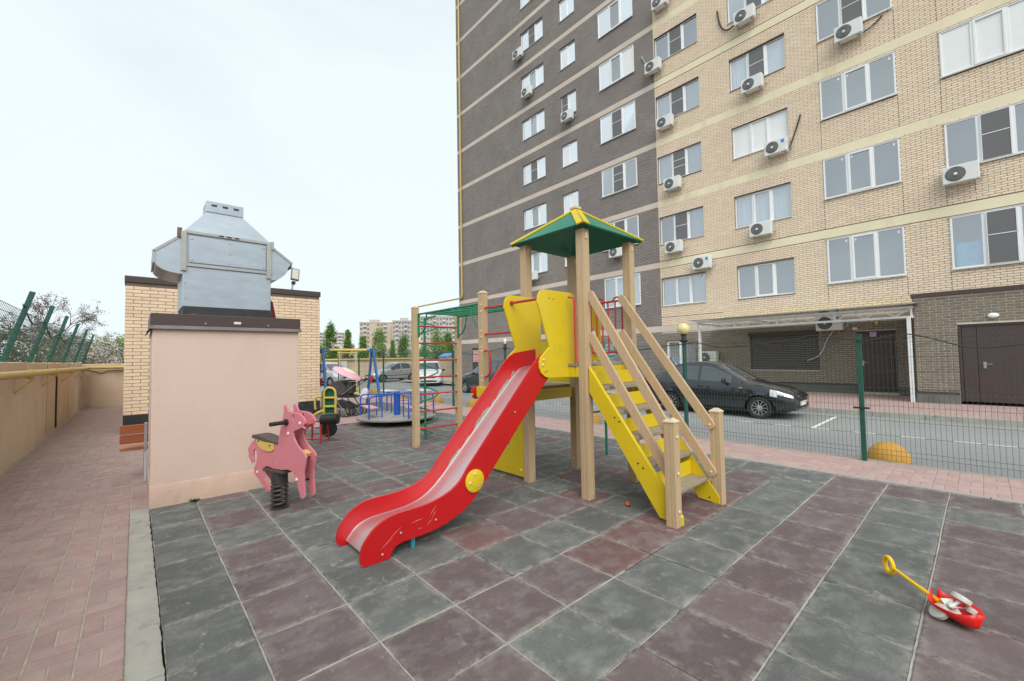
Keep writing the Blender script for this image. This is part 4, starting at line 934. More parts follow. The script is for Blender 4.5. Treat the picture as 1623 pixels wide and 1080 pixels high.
# slide entry shields
sn = [(3.46,2.33),(3.475,2.41),(3.51,2.465),(3.57,2.49),(4.08,2.49),(4.115,2.46),(4.12,2.38),(4.12,1.44),(3.64,1.445),(3.56,1.465),(3.50,1.51),(3.475,1.57),(3.475,1.63),(3.50,1.69),(3.65,1.81)]
MB().prism(sn, XZ, 3.405, 3.428, ).build('slide_shield', M['yellow'], pt, bevel=.004)
MB().prism(sn, XZ, 3.995, 4.018).build('slide_shield', M['yellow'], pt, bevel=.004)
c = MB()
for x, z in ((3.545,1.66),(3.525,1.60)): c.bolt((x,3.405,z),(0,-1,0),.018,.014)
c.build('bolt_cap', M['cream_cap'], pt)
c = MB()
for x, z in ((3.60,1.53),(3.565,1.515),(3.66,2.39),(3.73,2.385),(4.09,1.5),(4.06,1.58)): c.bolt((x,3.405,z),(0,-1,0),.009,.005)
c.build('bolts', M['dark_bolt'], pt)
MB().tube([(3.58,4.0,2.39),(3.58,3.43,2.39)], .017).cyl((3.58,3.994,2.39),(3.58,3.975,2.39),.03).cyl((3.58,3.43,2.39),(3.58,3.446,2.39),.03).build('cross_bar', M['red_bar'], pt, smooth=True)
# red bars and handle by the low deck
for z in (2.47, 2.06):
    MB().tube([(4.05,5.14,z),(4.05,4.25,z)], .016).build('cross_bar', M['red_bar'], pt, smooth=True)
MB().tube(spline([(4.0,5.10,1.80),(4.0,5.02,1.795),(4.0,4.965,1.72),(4.0,4.965,1.50),(4.0,5.02,1.42),(4.0,5.10,1.40)],4), .018).build('handle', M['red_bar'], pt, smooth=True)
c = MB()
for z in (2.42,2.52,2.02,2.11,1.86,1.80,1.42,1.34): c.bolt((3.995,5.165,z),(-1,-.2,0),.016,.012)
c.build('bolt_cap', M['cream_cap'], pt)
MB().lathe([(.09,0),(.105,.010),(.105,.03),(.09,.04)], (4.06,5.40,1.15), 24, Matrix.Rotation(-PI/2,3,'Y')).build('steering_wheel', M['red'], pt, smooth=True)
MB().cyl((4.02,5.45,1.11),(3.99,5.45,1.11),.022).build('wheel_boss', M['yellow'], pt, smooth=True)
# ladder end: rungs
for k in range(7):
    z = .335+.333*k; MB().tube([(4.10,7.31,z),(5.0,7.31,z)], .017).build('rung', M['red_bar'], pt, smooth=True)
    c = MB()
    for x in (4.108, 4.992): c.bolt((x,7.285,z+.035),(0,-1,0),.012,.01).bolt((x,7.285,z-.035),(0,-1,0),.012,.01)
    c.build('bolt_cap', M['cream_cap'], pt)
# monkey bars
for x in (4.09, 5.01): MB().tube([(x,7.28,2.56),(x,5.2,2.56)], .019).build('side_rail', M['green_bar'], pt, smooth=True)
for k in range(8): MB().tube([(4.09,5.45+.23*k,2.56),(5.01,5.45+.23*k,2.56)], .015).build('overhead_bar', M['green_bar'], pt, smooth=True)
for x in (4.09, 5.01):
    for y, s in ((7.265,-1),(5.255,1)):
        MB().box(x-.02,x+.02,y-.012,y+.012,2.12,2.57).build('bracket_plate', M['green_bar'], pt)
        MB().tube(spline([(x,y+s*.02,2.17),(x,y+s*.16,2.22),(x,y+s*.26,2.36),(x,y+s*.30,2.55)],5), .015).build('brace', M['green_bar'], pt, smooth=True)
# spiral climber at the ladder end
MB().cyl((4.55,7.84,0),(4.55,7.84,2.56),.024,seg=12).build('spiral_pole', M['green_bar'], pt, smooth=True)
MB().tube([(4.55+.27*math.cos(t),7.84+.27*math.sin(t),.1+2.42*k/150) for k in range(151) for t in [2*PI*k/150*5.2+.4]], .015, 8).build('spiral', M['green_bar'], pt, smooth=True)
MB().tube([(4.55,7.84,2.54),(4.55,7.4,2.56)], .018).tube([(4.55,7.84,.1),(4.55+.27*math.cos(.4),7.84+.27*math.sin(.4),.1)],.014).build('spiral_arm', M['green_bar'], pt, smooth=True)
# second spiral on the road side
MB().cyl((6.02,4.34,0),(6.02,4.34,1.95),.022,seg=12).build('spiral_pole', M['green_bar'], pt, smooth=True)
MB().tube([(6.02+.36*math.cos(t),4.34+.36*math.sin(t),.75+.95*k/90) for k in range(91) for t in [2*PI*k/90*2.2+3.0]], .015, 8).build('spiral', M['green_bar'], pt, smooth=True)
MB().tube([(6.02,4.34,1.93),(5.1,4.22,1.93)], .018).tube([(6.02,4.34,.75),(6.02+.36*math.cos(3.0),4.34+.36*math.sin(3.0),.75)],.014).build('spiral_arm', M['green_bar'], pt, smooth=True)
# ------------------------------------------------------------------ slide
sl = thing('slide', 'red slide with steel chute coming down from the play tower', 'slide', (2.4, 3.7, 0))
top = spline([(1.38,.08,0),(1.40,.17,0),(1.48,.27,0),(1.59,.335,0),(1.71,.362,0),(1.94,.366,0),(2.11,.388,0),(2.26,.435,0),(2.37,.505,0),(2.44,.585,0)],3)
bot = spline([(2.60,.36,0),(2.52,.29,0),(2.4,.215,0),(2.27,.165,0),(2.15,.135,0),(2.02,.115,0),(1.86,.11,0),(1.75,.105,0),(1.685,.085,0),(1.655,.05,0),(1.635,.012,0),(1.58,.006,0),(1.43,.006,0),(1.385,.035,0)],3)
low = [(p.x,p.y) for p in top]+[(p.x,p.y) for p in bot]
upp = [(2.425,.545),(2.445,.60),(3.44,1.655),(3.52,1.715),(3.60,1.75),(3.98,1.80),(3.98,1.46),(3.66,1.46),(2.63,.385),(2.52,.43)]
for (a, b) in ((3.43, 3.456), (3.966, 3.992)):
    MB().prism(low, XZ, a, b).build('side_panel', M['red'], sl, bevel=.004)
    MB().prism(upp, XZ, a+.002, b-.002).build('side_panel', M['red'], sl, bevel=.004)
for y, s in ((3.43,-1),(3.992,1)):
    MB().lathe([(.105,0),(.112,.004),(.112,.016),(.105,.020),(1e-5,.020)], (2.535,y,.475), 28, Matrix.Rotation(PI/2*(1 if s<0 else -1),3,'X')).build('joint_disc', M['yellow'], sl, smooth=True)
c = MB()
for dx, dz in ((.0,.07),(-.065,-.01)): c.bolt((2.535+dx,3.41,.475+dz),(0,-1,0),.016,.012)
c.build('bolt_cap', M['cream_cap'], sl)
c = MB()
for x, z in ((2.60,.44),(2.575,.41)): c.bolt((x,3.41,z),(0,-1,0),.010,.006)
for x, z in ((1.57,.06),(1.74,.19),(2.09,.21),(3.10,1.10)): c.bolt((x,3.43,z),(0,-1,0),.010,.008)
c.build('bolts', acs, sl)
ch = spline([(1.44,.055,0),(1.475,.10,0),(1.54,.165,0),(1.63,.205,0),(1.75,.222,0),(1.95,.228,0),(2.12,.245,0),(2.27,.295,0),(2.42,.395,0),(2.60,.565,0),(3.0,.955,0),(3.4,1.345,0),(3.58,1.51,0),(3.72,1.59,0),(3.98,1.612,0)],6)
sec = [(-.255,-.022),(-.250,-.027),(-.235,-.031),(-.19,-.034),(0,-.037),(.19,-.034),(.235,-.031),(.250,-.027),(.255,-.022)]
vs = []; fs = []
for i, p in enumerate(ch):
    q = ch[min(i+1,len(ch)-1)]-ch[max(i-1,0)]; q.normalize(); n_ = Vector((-q.y,q.x,0))
    for (y, h) in sec: vs.append((p.x+n_.x*h, 3.711+y, p.y+n_.y*h))
k = len(sec)
for i in range(len(ch)-1):
    for j in range(k-1): fs.append((i*k+j, i*k+j+1, (i+1)*k+j+1, (i+1)*k+j))
o = MB().add(vs, fs).build('chute', M['chute'], sl, smooth=True, ang=80); so_ = o.modifiers.new('t','SOLIDIFY'); so_.thickness = .003
teal = mat('teal_leg', (.05,.22,.28), .5, var=.15)
MB().box(1.86,1.90,3.47,3.52,0,.15).build('support_leg', teal, sl, bevel=.004); MB().box(1.86,1.90,3.90,3.95,0,.15).build('support_leg', teal, sl, bevel=.004)
sc_ = mat('worn_metal', (.33,.31,.27), .75, .1, var=.25, scale=20); c = MB()
for (x, l, w_) in ((2.58,.16,.020),(2.80,.07,.012),(2.93,.24,.030),(3.2,.06,.012),(3.28,.22,.026),(3.52,.07,.02),(2.38,.10,.012)):
    n = 9; lo = []; hi = []
    for k in range(n+1):
        q = x+l*k/n; ze = .573+(q-2.6)*.985 if q > 2.55 else .385+(q-2.42)*1.05
        lo.append((q, 3.9648, ze-.045)); hi.append((q, 3.9648, ze-.030+w_*1.6*math.sin(PI*k/n)**.6*rnd.uniform(.5,1.1)))
    c.add(lo+hi, [(k,k+1,n+2+k,n+1+k) for k in range(n)])
c.build('worn_patches', sc_, sl)
c = MB()
for (x, z, l, a) in ((1.55,.10,.15,.55),(1.62,.155,.16,.6),(1.83,.24,.14,.12),(2.02,.25,.12,.85),(2.05,.235,.08,.9),(1.9,.17,.05,.1),(1.99,.17,.09,.75)):
    dx, dz = math.cos(a)*l, math.sin(a)*l; n_ = Vector((-math.sin(a), math.cos(a)))*.0014
    c.add([(x,3.4293,z),(x+dx*.5+n_.x*2,3.4293,z+dz*.5+n_.y*2+.006),(x+dx,3.4293,z+dz),(x+dx*.5-n_.x*2,3.4293,z+dz*.5-n_.y*2+.006)], [(0,1,2,3)])
c.build('scratches', mat('scratch_pink',(.70,.25,.22),.6), sl)
# ================================================================== spring horse
HP = [(0.178,1.186),(0.218,1.208),(0.245,1.176),(0.28,1.128),(0.35,1.129),(0.457,1.121),(0.53,1.093),(0.578,1.051),(0.586,1.02),(0.537,0.988),(0.578,0.956),(0.52,0.969),(0.468,0.949),(0.394,0.927),(0.362,0.902),(0.368,0.858),(0.426,0.779),(0.5,0.728),(0.566,0.69),(0.599,0.65),(0.583,0.585),(0.554,0.481),(0.559,0.357),(0.576,0.228),(0.553,0.203),(0.502,0.204),(0.46,0.292),(0.417,0.401),(0.357,0.47),(0.266,0.483),(0.156,0.465),(-0.004,0.461),(-0.145,0.478),(-0.216,0.449),(-0.235,0.406),(-0.179,0.325),(-0.067,0.221),(-0.067,0.199),(-0.107,0.184),(-0.147,0.194),(-0.288,0.284),(-0.407,0.358),(-0.413,0.42),(-0.364,0.495),(-0.347,0.566),(-0.36,0.627),(-0.396,0.655),(-0.425,0.621),(-0.43,0.557),(-0.409,0.497),(-0.469,0.475),(-0.503,0.529),(-0.537,0.553),(-0.527,0.592),(-0.553,0.63),(-0.505,0.69),(-0.455,0.734),(-0.367,0.782),(-0.244,0.755),(-0.006,0.751),(0.081,0.769),(0.097,0.843),(0.13,0.958),(0.17,1.067),(0.187,1.134)]
HP = [(x-.0, z) for x, z in HP]
pink = mat('horse_pink', (.60,.20,.245), .5, var=.06, scale=4, bump=.05, bscale=90, dirt=((.66,.32,.34), .60, .82, 5, one))
hd = math.atan2(-.95, .31)
hr = thing('spring_horse', 'pink spring rider horse with black handle beside the pink block', 'spring rider', (1.27, 5.51, 0), hd)
def L(ob, loc=(0,0,0)):
    ob.parent = hr; ob.location = loc; return ob
SH = (-.122, 0, -.018)
eye = [(.367+.020*math.cos(t), 1.071+.034*math.sin(t)) for t in [2*PI*k/12 for k in range(12)]]
for y in (.058, -.058):
    L(MB().prism(HP, XZ, y-.010, y+.010, holes=[eye]).build('side_panel', pink, None, bevel=.004))
dkseat = mat('seat_brown', (.085,.070,.062), .7, var=.2, scale=12, bump=.3, bscale=90); yl2 = mat('pale_yellow', (.62,.44,.12), .5, var=.08); blk = mat('black_rubber', (.022,.020,.020), .55, var=.2, scale=8)
L(MB().prism([(-.32,.80),(-.31,.838),(-.20,.846),(-.08,.832),(.05,.805),(.21,.790),(.205,.772),(-.05,.775)], XZ, -.085, .085).build('seat', dkseat, None, bevel=.012), SH)
sp_ = [(-.235,.812),(-.10,.790),(.133,.772),(.133,.70),(.10,.680),(.03,.668),(-.06,.672),(-.14,.692),(-.20,.73)]
for y in (.075, -.075): L(MB().prism(sp_, XZ, y-.006, y+.006).build('saddle_flap', yl2, None, bevel=.003), SH)
L(MB().cyl((.372,-.24,1.03),(.372,.24,1.03),.013).cyl((.372,.09,1.03),(.372,.26,1.03),.023,seg=12).cyl((.372,-.09,1.03),(.372,-.26,1.03),.023,seg=12).cyl((.372,.072,1.03),(.372,.09,1.03),.036,seg=14).cyl((.372,-.072,1.03),(.372,-.09,1.03),.036,seg=14).build('handlebar', blk, None, smooth=True), SH)
L(MB().cbox((.66,0,1.035),(.07,.096,.055),Matrix.Rotation(-.2,3,'Y')).build('muzzle', mat('muzzle_red',(.55,.10,.12),.5), None, bevel=.01), SH)
L(MB().cbox((.60,0,.69),(.09,.096,.045),Matrix.Rotation(.35,3,'Y')).build('spacer', yl2, None, bevel=.006), SH); L(MB().cyl((.60,-.048,.40),(.60,.048,.40),.012).build('footrest', blk, None), SH)
L(MB().box(-.19,.19,-.09,.09,.425,.455).build('mount_plate', mat('mount_dark',(.07,.06,.055),.6,var=.3), None, bevel=.006))
L(MB().cyl((0,0,.29),(0,0,.425),.088,seg=20).build('spring_cup', mat('spring_dark',(.045,.036,.034),.5,var=.2), None, smooth=True))
L(MB().tube([(.078*math.cos(t), .078*math.sin(t), .018+.285*k/130) for k in range(131) for t in [2*PI*k/130*5.6]], .0165, 8).build('spring', bpy.data.materials['spring_dark'], None, smooth=True))
L(MB().lathe([(.10,0),(.10,.012),(.03,.018)], (0,0,0), 18).build('base_flange', bpy.data.materials['spring_dark'], None))
c = MB()
for x, z in ((.613,1.033),(.399,.905),(-.209,.403),(.558,.416)):
    for s in (1,-1): c.bolt((x, s*.069, z), (0,s,0), .018, .014)
L(c.build('bolt_cap', mat('cap_pale',(.78,.62,.52),.4), None), SH)
c = MB()
for x, z in ((-.17,.775),(.06,.742)):
    for s in (1,-1): c.bolt((x, s*.082, z), (0,s,0), .011, .008)
L(c.build('bolts', blk, None), SH)
hr.location.x -= .10*math.cos(hd); hr.location.y -= .10*math.sin(hd)
hr.location.x += .10*math.cos(hd); hr.location.y += .10*math.sin(hd)

# ================================================================== toy digger seat
dg = thing('toy_digger', 'yellow and green sand digger toy with black drum on red legs', 'play digger', (2.8, 9.3, 0))
gpn = mat('digger_green', (.01,.14,.065), .45, var=.1); ylw = mat('digger_yellow', (.66,.50,.09), .45, var=.1)
dn_ = Vector((.744,-.668,0)); bk_ = Vector((.668,.744,0)); c0 = Vector((2.80,9.25,0))
def D(u, v, w_): p = c0+dn_*u+bk_*w_; return (p.x, p.y, v)
pan = [(.14,.62)]+[(.14,1.02)]+[(.28+.14*math.cos(t), 1.02+.13*math.sin(t)) for t in [PI-PI*k/10 for k in range(1,10)]]+[(.42,1.02),(.42,.62)]
MB().prism([(u-.05,v-.02) for u, v in pan], D, .06, .16).build('back_panel', gpn, dg, bevel=.008)
fr = MB(); 
fr.prism(pan, D, .0, .05, holes=[[(.19,.86),(.19,1.0)]+[(.28+.09*math.cos(t), 1.02+.085*math.sin(t)) for t in [PI-PI*k/8 for k in range(9)]]+[(.37,1.0),(.37,.95),(.19,.95)][0:0]+[(.37,.95),(.19,.95)][0:0], [(.19,.70),(.19,.84),(.37,.84),(.37,.70)]]) if False else None
fr.tube([D(u,v,.02) for u,v in [(.16,.60),(.16,1.0)]+[(.28+.12*math.cos(t),1.02+.11*math.sin(t)) for t in [PI-PI*k/8 for k in range(9)]]+[(.40,1.0),(.40,.60)]], .024, 8).tube([D(.16,.92,.02),D(.40,.92,.02)],.024).tube([D(.16,.74,.02),D(.40,.74,.02)],.024)
fr.build('seat_frame', ylw, dg, smooth=True)
MB().tube([D(.16,.66,.02),D(.05,.62,.0),D(-.12,.50,-.02),D(-.22,.44,-.02)], .03, 8).build('boom', ylw, dg, smooth=True)
MB().tube(spline([D(.10,.94,.05),D(.0,.93,.05),D(-.04,.86,.05),D(-.03,.68,.05)],4), .022, 8).build('hand_grip', ylw, dg, smooth=True)
MB().cyl(D(.13,.47,-.02),D(.47,.49,-.02),.105,seg=22).build('drum', blk, dg, smooth=True)
MB().cyl(D(.125,.47,-.02),D(.10,.47,-.02),.05,seg=14).build('drum_hub', acs, dg, smooth=True)
MB().lathe([(.06,-.05),(.16,-.05),(.17,-.02),(.17,.02),(.16,.05),(.06,.05)], D(.14,.23,.30), 20, Matrix.Rotation(PI/2,3,'X') ).build('side_wheel', blk, dg, smooth=True)
lg = MB()
for u, w_ in ((-.20,-.10),(.16,-.10),(-.20,.26),(.16,.26)): lg.tube([D(u*.85,.42,w_*.8),D(u,.0,w_)], .02, 8)
lg.tube([D(-.2,.10,-.10),D(.16,.10,-.10)],.014).tube([D(.16,.14,-.10),D(.16,.14,.26)],.014).tube([D(-.2,.14,.26),D(.16,.14,.26)],.014).tube([D(-.17,.42,.05),D(.30,.46,.0)],.02)
lg.build('red_frame', M['red_bar'], dg, smooth=True)

# ================================================================== merry-go-round
blue = mat('play_blue', (.012,.085,.42), .4, var=.1, scale=6); deckm = mat('carousel_deck', (.30,.28,.27), .7, var=.15, scale=3, dirt=((.20,.19,.19), .5, .7, 4, one)); pks = mat('seat_pink', (.66,.34,.40), .6, var=.1)
mg = thing('merry_go_round', 'blue merry-go-round with pink seats on a low round deck', 'merry-go-round', (5.3, 10.62, 0))
cx, cy, rr = 5.3, 10.62, 1.05
MB().lathe([(1e-5,.135),(rr-.02,.135),(rr,.155),(rr,.19),(rr-.01,.195),(1e-5,.195)], (cx,cy,0), 40).build('deck', deckm, mg, smooth=True, ang=30)
MB().cyl((cx,cy,0),(cx,cy,.135),.16,seg=16).build('pivot', bl, mg, smooth=True)
MB().cyl((cx,cy,.196),(cx,cy,.80),.085,seg=18).lathe([(.085,.80),(.07,.825),(1e-5,.83)],(cx,cy,0),18).build('centre_post', blue, mg, smooth=True)
for k in range(6):
    t = 2*PI*k/6+.35; d = Vector((math.cos(t), math.sin(t), 0)); n_ = Vector((-d.y, d.x, 0)); c0_ = Vector((cx,cy,0))
    MB().tube(spline([c0_+d*.08+Vector((0,0,.77)), c0_+d*.6+Vector((0,0,.76)), c0_+d*.86+Vector((0,0,.755)), c0_+d*.955+Vector((0,0,.72)), c0_+d*.98+Vector((0,0,.62))],4)+[c0_+d*.985+Vector((0,0,.14))], .020, 8).build('arm_rail', blue, mg, smooth=True)
    MB().tube([c0_+d*.55+Vector((0,0,.756)), c0_+d*.55+Vector((0,0,.19))], .016, 8).build('stanchion', blue, mg, smooth=True)
    if k % 2 == 0:
        d2 = Vector((math.cos(t+PI/3), math.sin(t+PI/3), 0))
        MB().prism([tuple((c0_+d*.97).to_2d()), tuple((c0_+d2*.97).to_2d()), tuple((c0_+d2*.68).to_2d()), tuple((c0_+d*.68).to_2d())], XY, .44, .47).build('seat', pks, mg, bevel=.008)
for k in range(6):
    t = 2*PI*k/6+.35; MB().bar((cx+.1*math.cos(t),cy+.1*math.sin(t),.197),(cx+1.0*math.cos(t),cy+1.0*math.sin(t),.197),.015,.004).build('deck_strip', mat('strip_white',(.6,.6,.6),.5) if 'strip_white' not in bpy.data.materials else bpy.data.materials['strip_white'], mg)

# ================================================================== swing set
bl2 = mat('swing_blue', (.035,.13,.36), .45, var=.1); yl3 = mat('swing_yellow', (.68,.55,.18), .45, var=.1); heart = mat('heart_red', (.60,.06,.07), .45)
sw = thing('swing_set', 'blue and yellow swing frame behind the stroller', 'swing', (5.6, 14.9, 0))
for x in (4.72, 6.48):
    for s in (-1, 1): MB().bar((x, 14.9+s*.06, 2.05), (x+.04*(1 if x>5 else -1), 14.9+s*.62, 0), .075, .075).build('leg', bl2, sw, bevel=.006)
    MB().box(x-.05,x+.05,14.8,15.0,1.98,2.10).bar((x, 14.9, 1.98), (x+(.28 if x<5 else -.28), 14.9, 2.04), .06, .06).build('corner_gusset', bl2, sw, bevel=.006)
    hz_ = [(0,-.09)]+[(.09*math.cos(t), .02+.06*abs(math.sin(t*1.0))+.02*math.cos(2*t)) for t in [-.2+(PI+.4)*k/12 for k in range(13)]]
    MB().prism([(14.9+u*1.9, .98+v*1.9) for u, v in hz_], YZ, x-.06, x-.035).build('heart_plate', heart, sw)
    MB().bar((x,14.9-.33,.98),(x,14.9+.33,.98),.05,.05).build('cross_tie', bl2, sw)
MB().cyl((4.95,14.9,2.05),(6.25,14.9,2.05),.045,seg=12).build('top_beam', yl3, sw, smooth=True)
for x in (5.28, 5.86):
    MB().cyl((x,14.9,2.0),(x,14.86,.62),.016,seg=8).build('hanger', yl3, sw, smooth=True)
MB().cyl((5.22,14.9,1.95),(5.92,14.9,1.95),.02).build('hanger_bar', yl3, sw, smooth=True)
MB().box(5.24,5.90,14.7,15.02,.50,.54).build('swing_seat', yl3, sw, bevel=.01); MB().box(5.24,5.90,15.02,15.05,.54,.85).build('swing_back', yl3, sw, bevel=.01)
for x in (5.26, 5.88): MB().tube([(x,14.72,.54),(x,14.70,.78),(x,15.03,.80)], .014).build('arm_bar', yl3, sw, smooth=True)
MB().cbox((4.55,14.86,1.75),(.28,.06,.36)).build('yellow_board', yl3, sw, bevel=.02)

# ================================================================== stroller
sg = mat('stroller_grey', (.055,.052,.052), .8, var=.2, scale=8); sbk = mat('stroller_black', (.012,.012,.013), .6); smt = mat('stroller_metal', (.30,.28,.26), .35, .7); prs = mat('parasol_pink', (.78,.42,.50), .7, var=.05); prc = mat('parasol_cream', (.78,.70,.50), .7)
st = thing('baby_stroller', 'grey baby stroller with pink flower parasol by the hut corner', 'stroller', (4.75, 12.95, 0))
q0 = Vector((4.72,12.9,0)); qu = Vector((.80,-.10,0)).normalized(); qu = Vector((.744,-.668,0)); qv = Vector((.668,.744,0))
def S(u, v, w_): p = q0+qu*u+qv*w_; return Vector((p.x,p.y,v))
Rw = Matrix((qu, Vector((0,0,1)), qv)).transposed()
def wheel(u, w_, r):
    MB().tube([S(u+r*math.cos(t), r+.002+r*.0+r*math.sin(t)-.0, w_) for t in [2*PI*k/22 for k in range(22)]], .017, 8, True).build('wheel_tyre', sbk, st, smooth=True)
    m = MB(); m.cyl(S(u,r,w_-.03),S(u,r,w_+.03),.025)
    for k in range(6): t = 2*PI*k/6; m.cyl(S(u,r,w_),S(u+r*.93*math.cos(t),r+r*.93*math.sin(t),w_),.010,seg=6)
    m.build('wheel_hub', smt, st, smooth=True)
for u, r, ws in ((.10,.155,(-.22,.22)),(.42,.155,(-.02,.30))): 
    for w_ in ws: wheel(u, w_, r)
for w_ in (-.24, .24):
    MB().tube([S(.10,.16,w_),S(-.16,.52,w_),S(-.22,.62,w_)], .014).tube([S(-.22,.28,w_),S(.06,.22,w_)],.010).build('rear_frame', smt, st, smooth=True)
    MB().tube([S(.42,.16,w_+.1),S(.16,.62,w_),S(.10,.66,w_)], .014).build('front_frame', sbk, st, smooth=True)
    MB().tube([S(.02,.66,w_),S(.28,.86,w_),S(.50,1.02,w_)], .014).build('push_bar', smt, st, smooth=True)
MB().tube([S(.50,1.02,-.24),S(.62,1.10,-.22),S(.62,1.10,.22),S(.50,1.02,.24)], .02).build('handle', sbk, st, smooth=True)
MB().prism([(-.18,.30),(.30,.24),(.34,.30),(.10,.44),(-.20,.50)], lambda u,v,w_: S(u,v,w_), -.22, .22).build('basket', sbk, st, bevel=.02)
MB().prism([(-.14,.58),(.40,.57),(.42,.61),(.22,.66),(.20,.74),(.02,.72),(-.14,.74)], lambda u,v,w_: S(u,v,w_), -.2, .2).build('seat', sbk, st, bevel=.02)
hoodp = [(-.22,.66)]+[(-.12+.26*math.cos(t), .78+.30*math.sin(t)) for t in [PI-PI*.95*k/12 for k in range(13)]]+[(.05,.66)]
MB().prism(hoodp, lambda u,v,w_: S(u,v,w_), -.22, .22).build('hood', sg, st, bevel=.05, segs=3)
MB().prism([(.06,.66),(.14,1.0),(.30,1.04),(.30,.70)], lambda u,v,w_: S(u,v,w_), -.18, .18).build('seat_back', sg, st, bevel=.03)
pr = []; pf = []; n = 24; nr = 5; Rp = Matrix.Rotation(-.62,3,Vector((.668,.744,0)))
Rp = Matrix.Rotation(.50,3,Vector((.668,.744,0)))
pc = S(.10,1.27,0)
def dome(m, r0, r1, off=0, scal=True):
    vs = []; fs = []
    for i in range(nr+1):
        for k in range(n):
            t = 2*PI*k/n; r = r0+(r1-r0)*i/nr; rr_ = r*(1+(.07*math.cos(8*t) if scal else 0)*(r/.47)); vs.append(pc+Rp@Vector((rr_*math.cos(t), rr_*math.sin(t), .14-.62*r*r+off)))
    for i in range(nr):
        for k in range(n): fs.append((i*n+k,i*n+(k+1)%n,(i+1)*n+(k+1)%n,(i+1)*n+k))
    m.add(vs, fs)
m = MB(); dome(m, .012, .47); o = m.build('parasol', prs, st, smooth=True, ang=80); x_ = o.modifiers.new('t','SOLIDIFY'); x_.thickness = .004
m = MB(); dome(m, .012, .22, .006, True); m.build('parasol_flower', prc, o, smooth=True, ang=80)
MB().tube([pc+Rp@Vector((0,0,.13)), S(.06,.72,.2)], .008).build('parasol_stick', smt, st, smooth=True)
MB().prism([(.50,.56),(.70,.52),(.74,.76),(.66,.86),(.54,.80)], lambda u,v,w_: S(u,v,w_), -.1, .06).build('white_bag', mat('bag_white',(.60,.60,.60),.7,var=.25,scale=14), st, bevel=.03)

# ================================================================== toys lying on the tiles
ty = thing('push_toy', 'red and white plastic push toy with yellow ring handle lying on the tiles', 'toy', (3.80, .18, 0))
tr = mat('toy_red', (.72,.018,.015), .3, var=.04); tw = mat('toy_white', (.52,.53,.49), .35, var=.12, scale=14); tyl = mat('toy_yellow', (.85,.52,.01), .3, var=.05)
e0 = Vector((3.845,.175,0)); ax = Vector((-.19,-.17,0)).normalized(); pe = Vector((-ax.y, ax.x, 0))
nl, nw = 18, 9; vs = []; fs = []
for i in range(nl+1):
    t = i/nl; u = -.15+.30*t; wd = .118*math.sin(PI*min(1,max(.0,t*.94+.06)))**.55*(1 if t>.25 else .45+2.2*t)
    for j in range(nw+1):
        v = -1+2*j/nw; rise = .075*(abs(v)**2.6)+.05*max(0,(abs(t-.5)-.32)/.18)**2*.6
        p = e0+ax*u+pe*(wd*v); vs.append((p.x,p.y,.022+rise))
for i in range(nl):
    for j in range(nw): fs.append((i*(nw+1)+j, i*(nw+1)+j+1, (i+1)*(nw+1)+j+1, (i+1)*(nw+1)+j))
o = MB().add(vs, fs).build('hull', tr, ty, smooth=True, ang=70); s_ = o.modifiers.new('t','SOLIDIFY'); s_.thickness = .004
def twheel(u, w_, z, r, tilt, name='wheel'):
    q = (pe+Vector((0,0,tilt))).normalized().to_track_quat('Z','Y').to_matrix()
    MB().lathe([(r*.86,-.016),(r,-.012),(r,.010),(r*.94,.016),(r*.3,.020),(1e-5,.020)], e0+ax*u+pe*w_+Vector((0,0,z)), 24, q).build(name, tw, ty, smooth=True, ang=35)
twheel(-.03,.062,.125,.048,1.6); twheel(-.01,-.085,.050,.050,-1.0)
twheel(.0,.105,.06,.042,2.2,'clear_wheel')
a0_, a1_ = e0+ax*-.025+pe*.058+Vector((0,0,.115)), e0+ax*-.01+pe*-.08+Vector((0,0,.05))
MB().cyl(a0_,a1_,.010).cyl((a0_*.6+a1_*.4),(a0_*.4+a1_*.6),.022,seg=16).build('axle', tw, ty, smooth=True)
m_ = (a0_+a1_)/2
for k in range(4):
    t = 2*PI*k/4+.5; q = ax*math.cos(t)+Vector((0,0,1))*math.sin(t)*.6
    MB().add([m_+pe*.03, m_-pe*.03, m_-pe*.035+q*.06, m_+pe*.035+q*.06], [(0,1,2,3)]).build('paddle', tw, ty)
    ty.children[-1].modifiers.new('t','SOLIDIFY').thickness = .004
h0 = e0+ax*-.14+Vector((0,0,.055)); h1 = Vector((4.205,.50,.085))
MB().cyl(h0,h1,.013,.011,seg=8).build('rod', tyl, ty, smooth=True); MB().cyl(h0-(h1-h0).normalized()*.03,h0+(h1-h0)*.35,.018,.014,seg=8).build('rod_sleeve', tyl, ty, smooth=True)
hd_ = (h1-h0).normalized(); hc = h1+hd_*.045
MB().tube([hc+hd_*.040*math.cos(t)+Vector((0,0,1))*.056*math.sin(t)+pe*.0 for t in [2*PI*k/20 for k in range(20)]], .015, 8, True).build('ring_handle', tyl, ty, smooth=True)
MB().box(e0.x+.065,e0.x+.082,e0.y+.05,e0.y+.067,.036,.046).build('star_sticker', tyl, ty)
bt = thing('broken_toy', 'tiny orange and black plastic toy piece on the tiles by the stairs', 'toy', (4.14, 2.72, 0))
MB().ball((4.14,2.72,.028),.026,14,10,(1,1,1.1)).build('shell', mat('orange_red',(.62,.09,.035),.4), bt, smooth=True); MB().ball((4.145,2.715,.016),.024,12,8,(1.1,1.1,.6)).ball((4.125,2.70,.046),.007,8,6).build('wheel_base', blk, bt, smooth=True)
tag(MB().tube([(3.95,2.08,1.083),(4.06,2.13,1.083)],.008,6).cyl((3.985,2.095,1.083),(4.04,2.12,1.083),.012).build('marker_pen', mat('pen_grey',(.25,.26,.28),.3,.5), None, smooth=True), 'small grey pen resting on the near stair post cap', 'pen')
wg = MB()
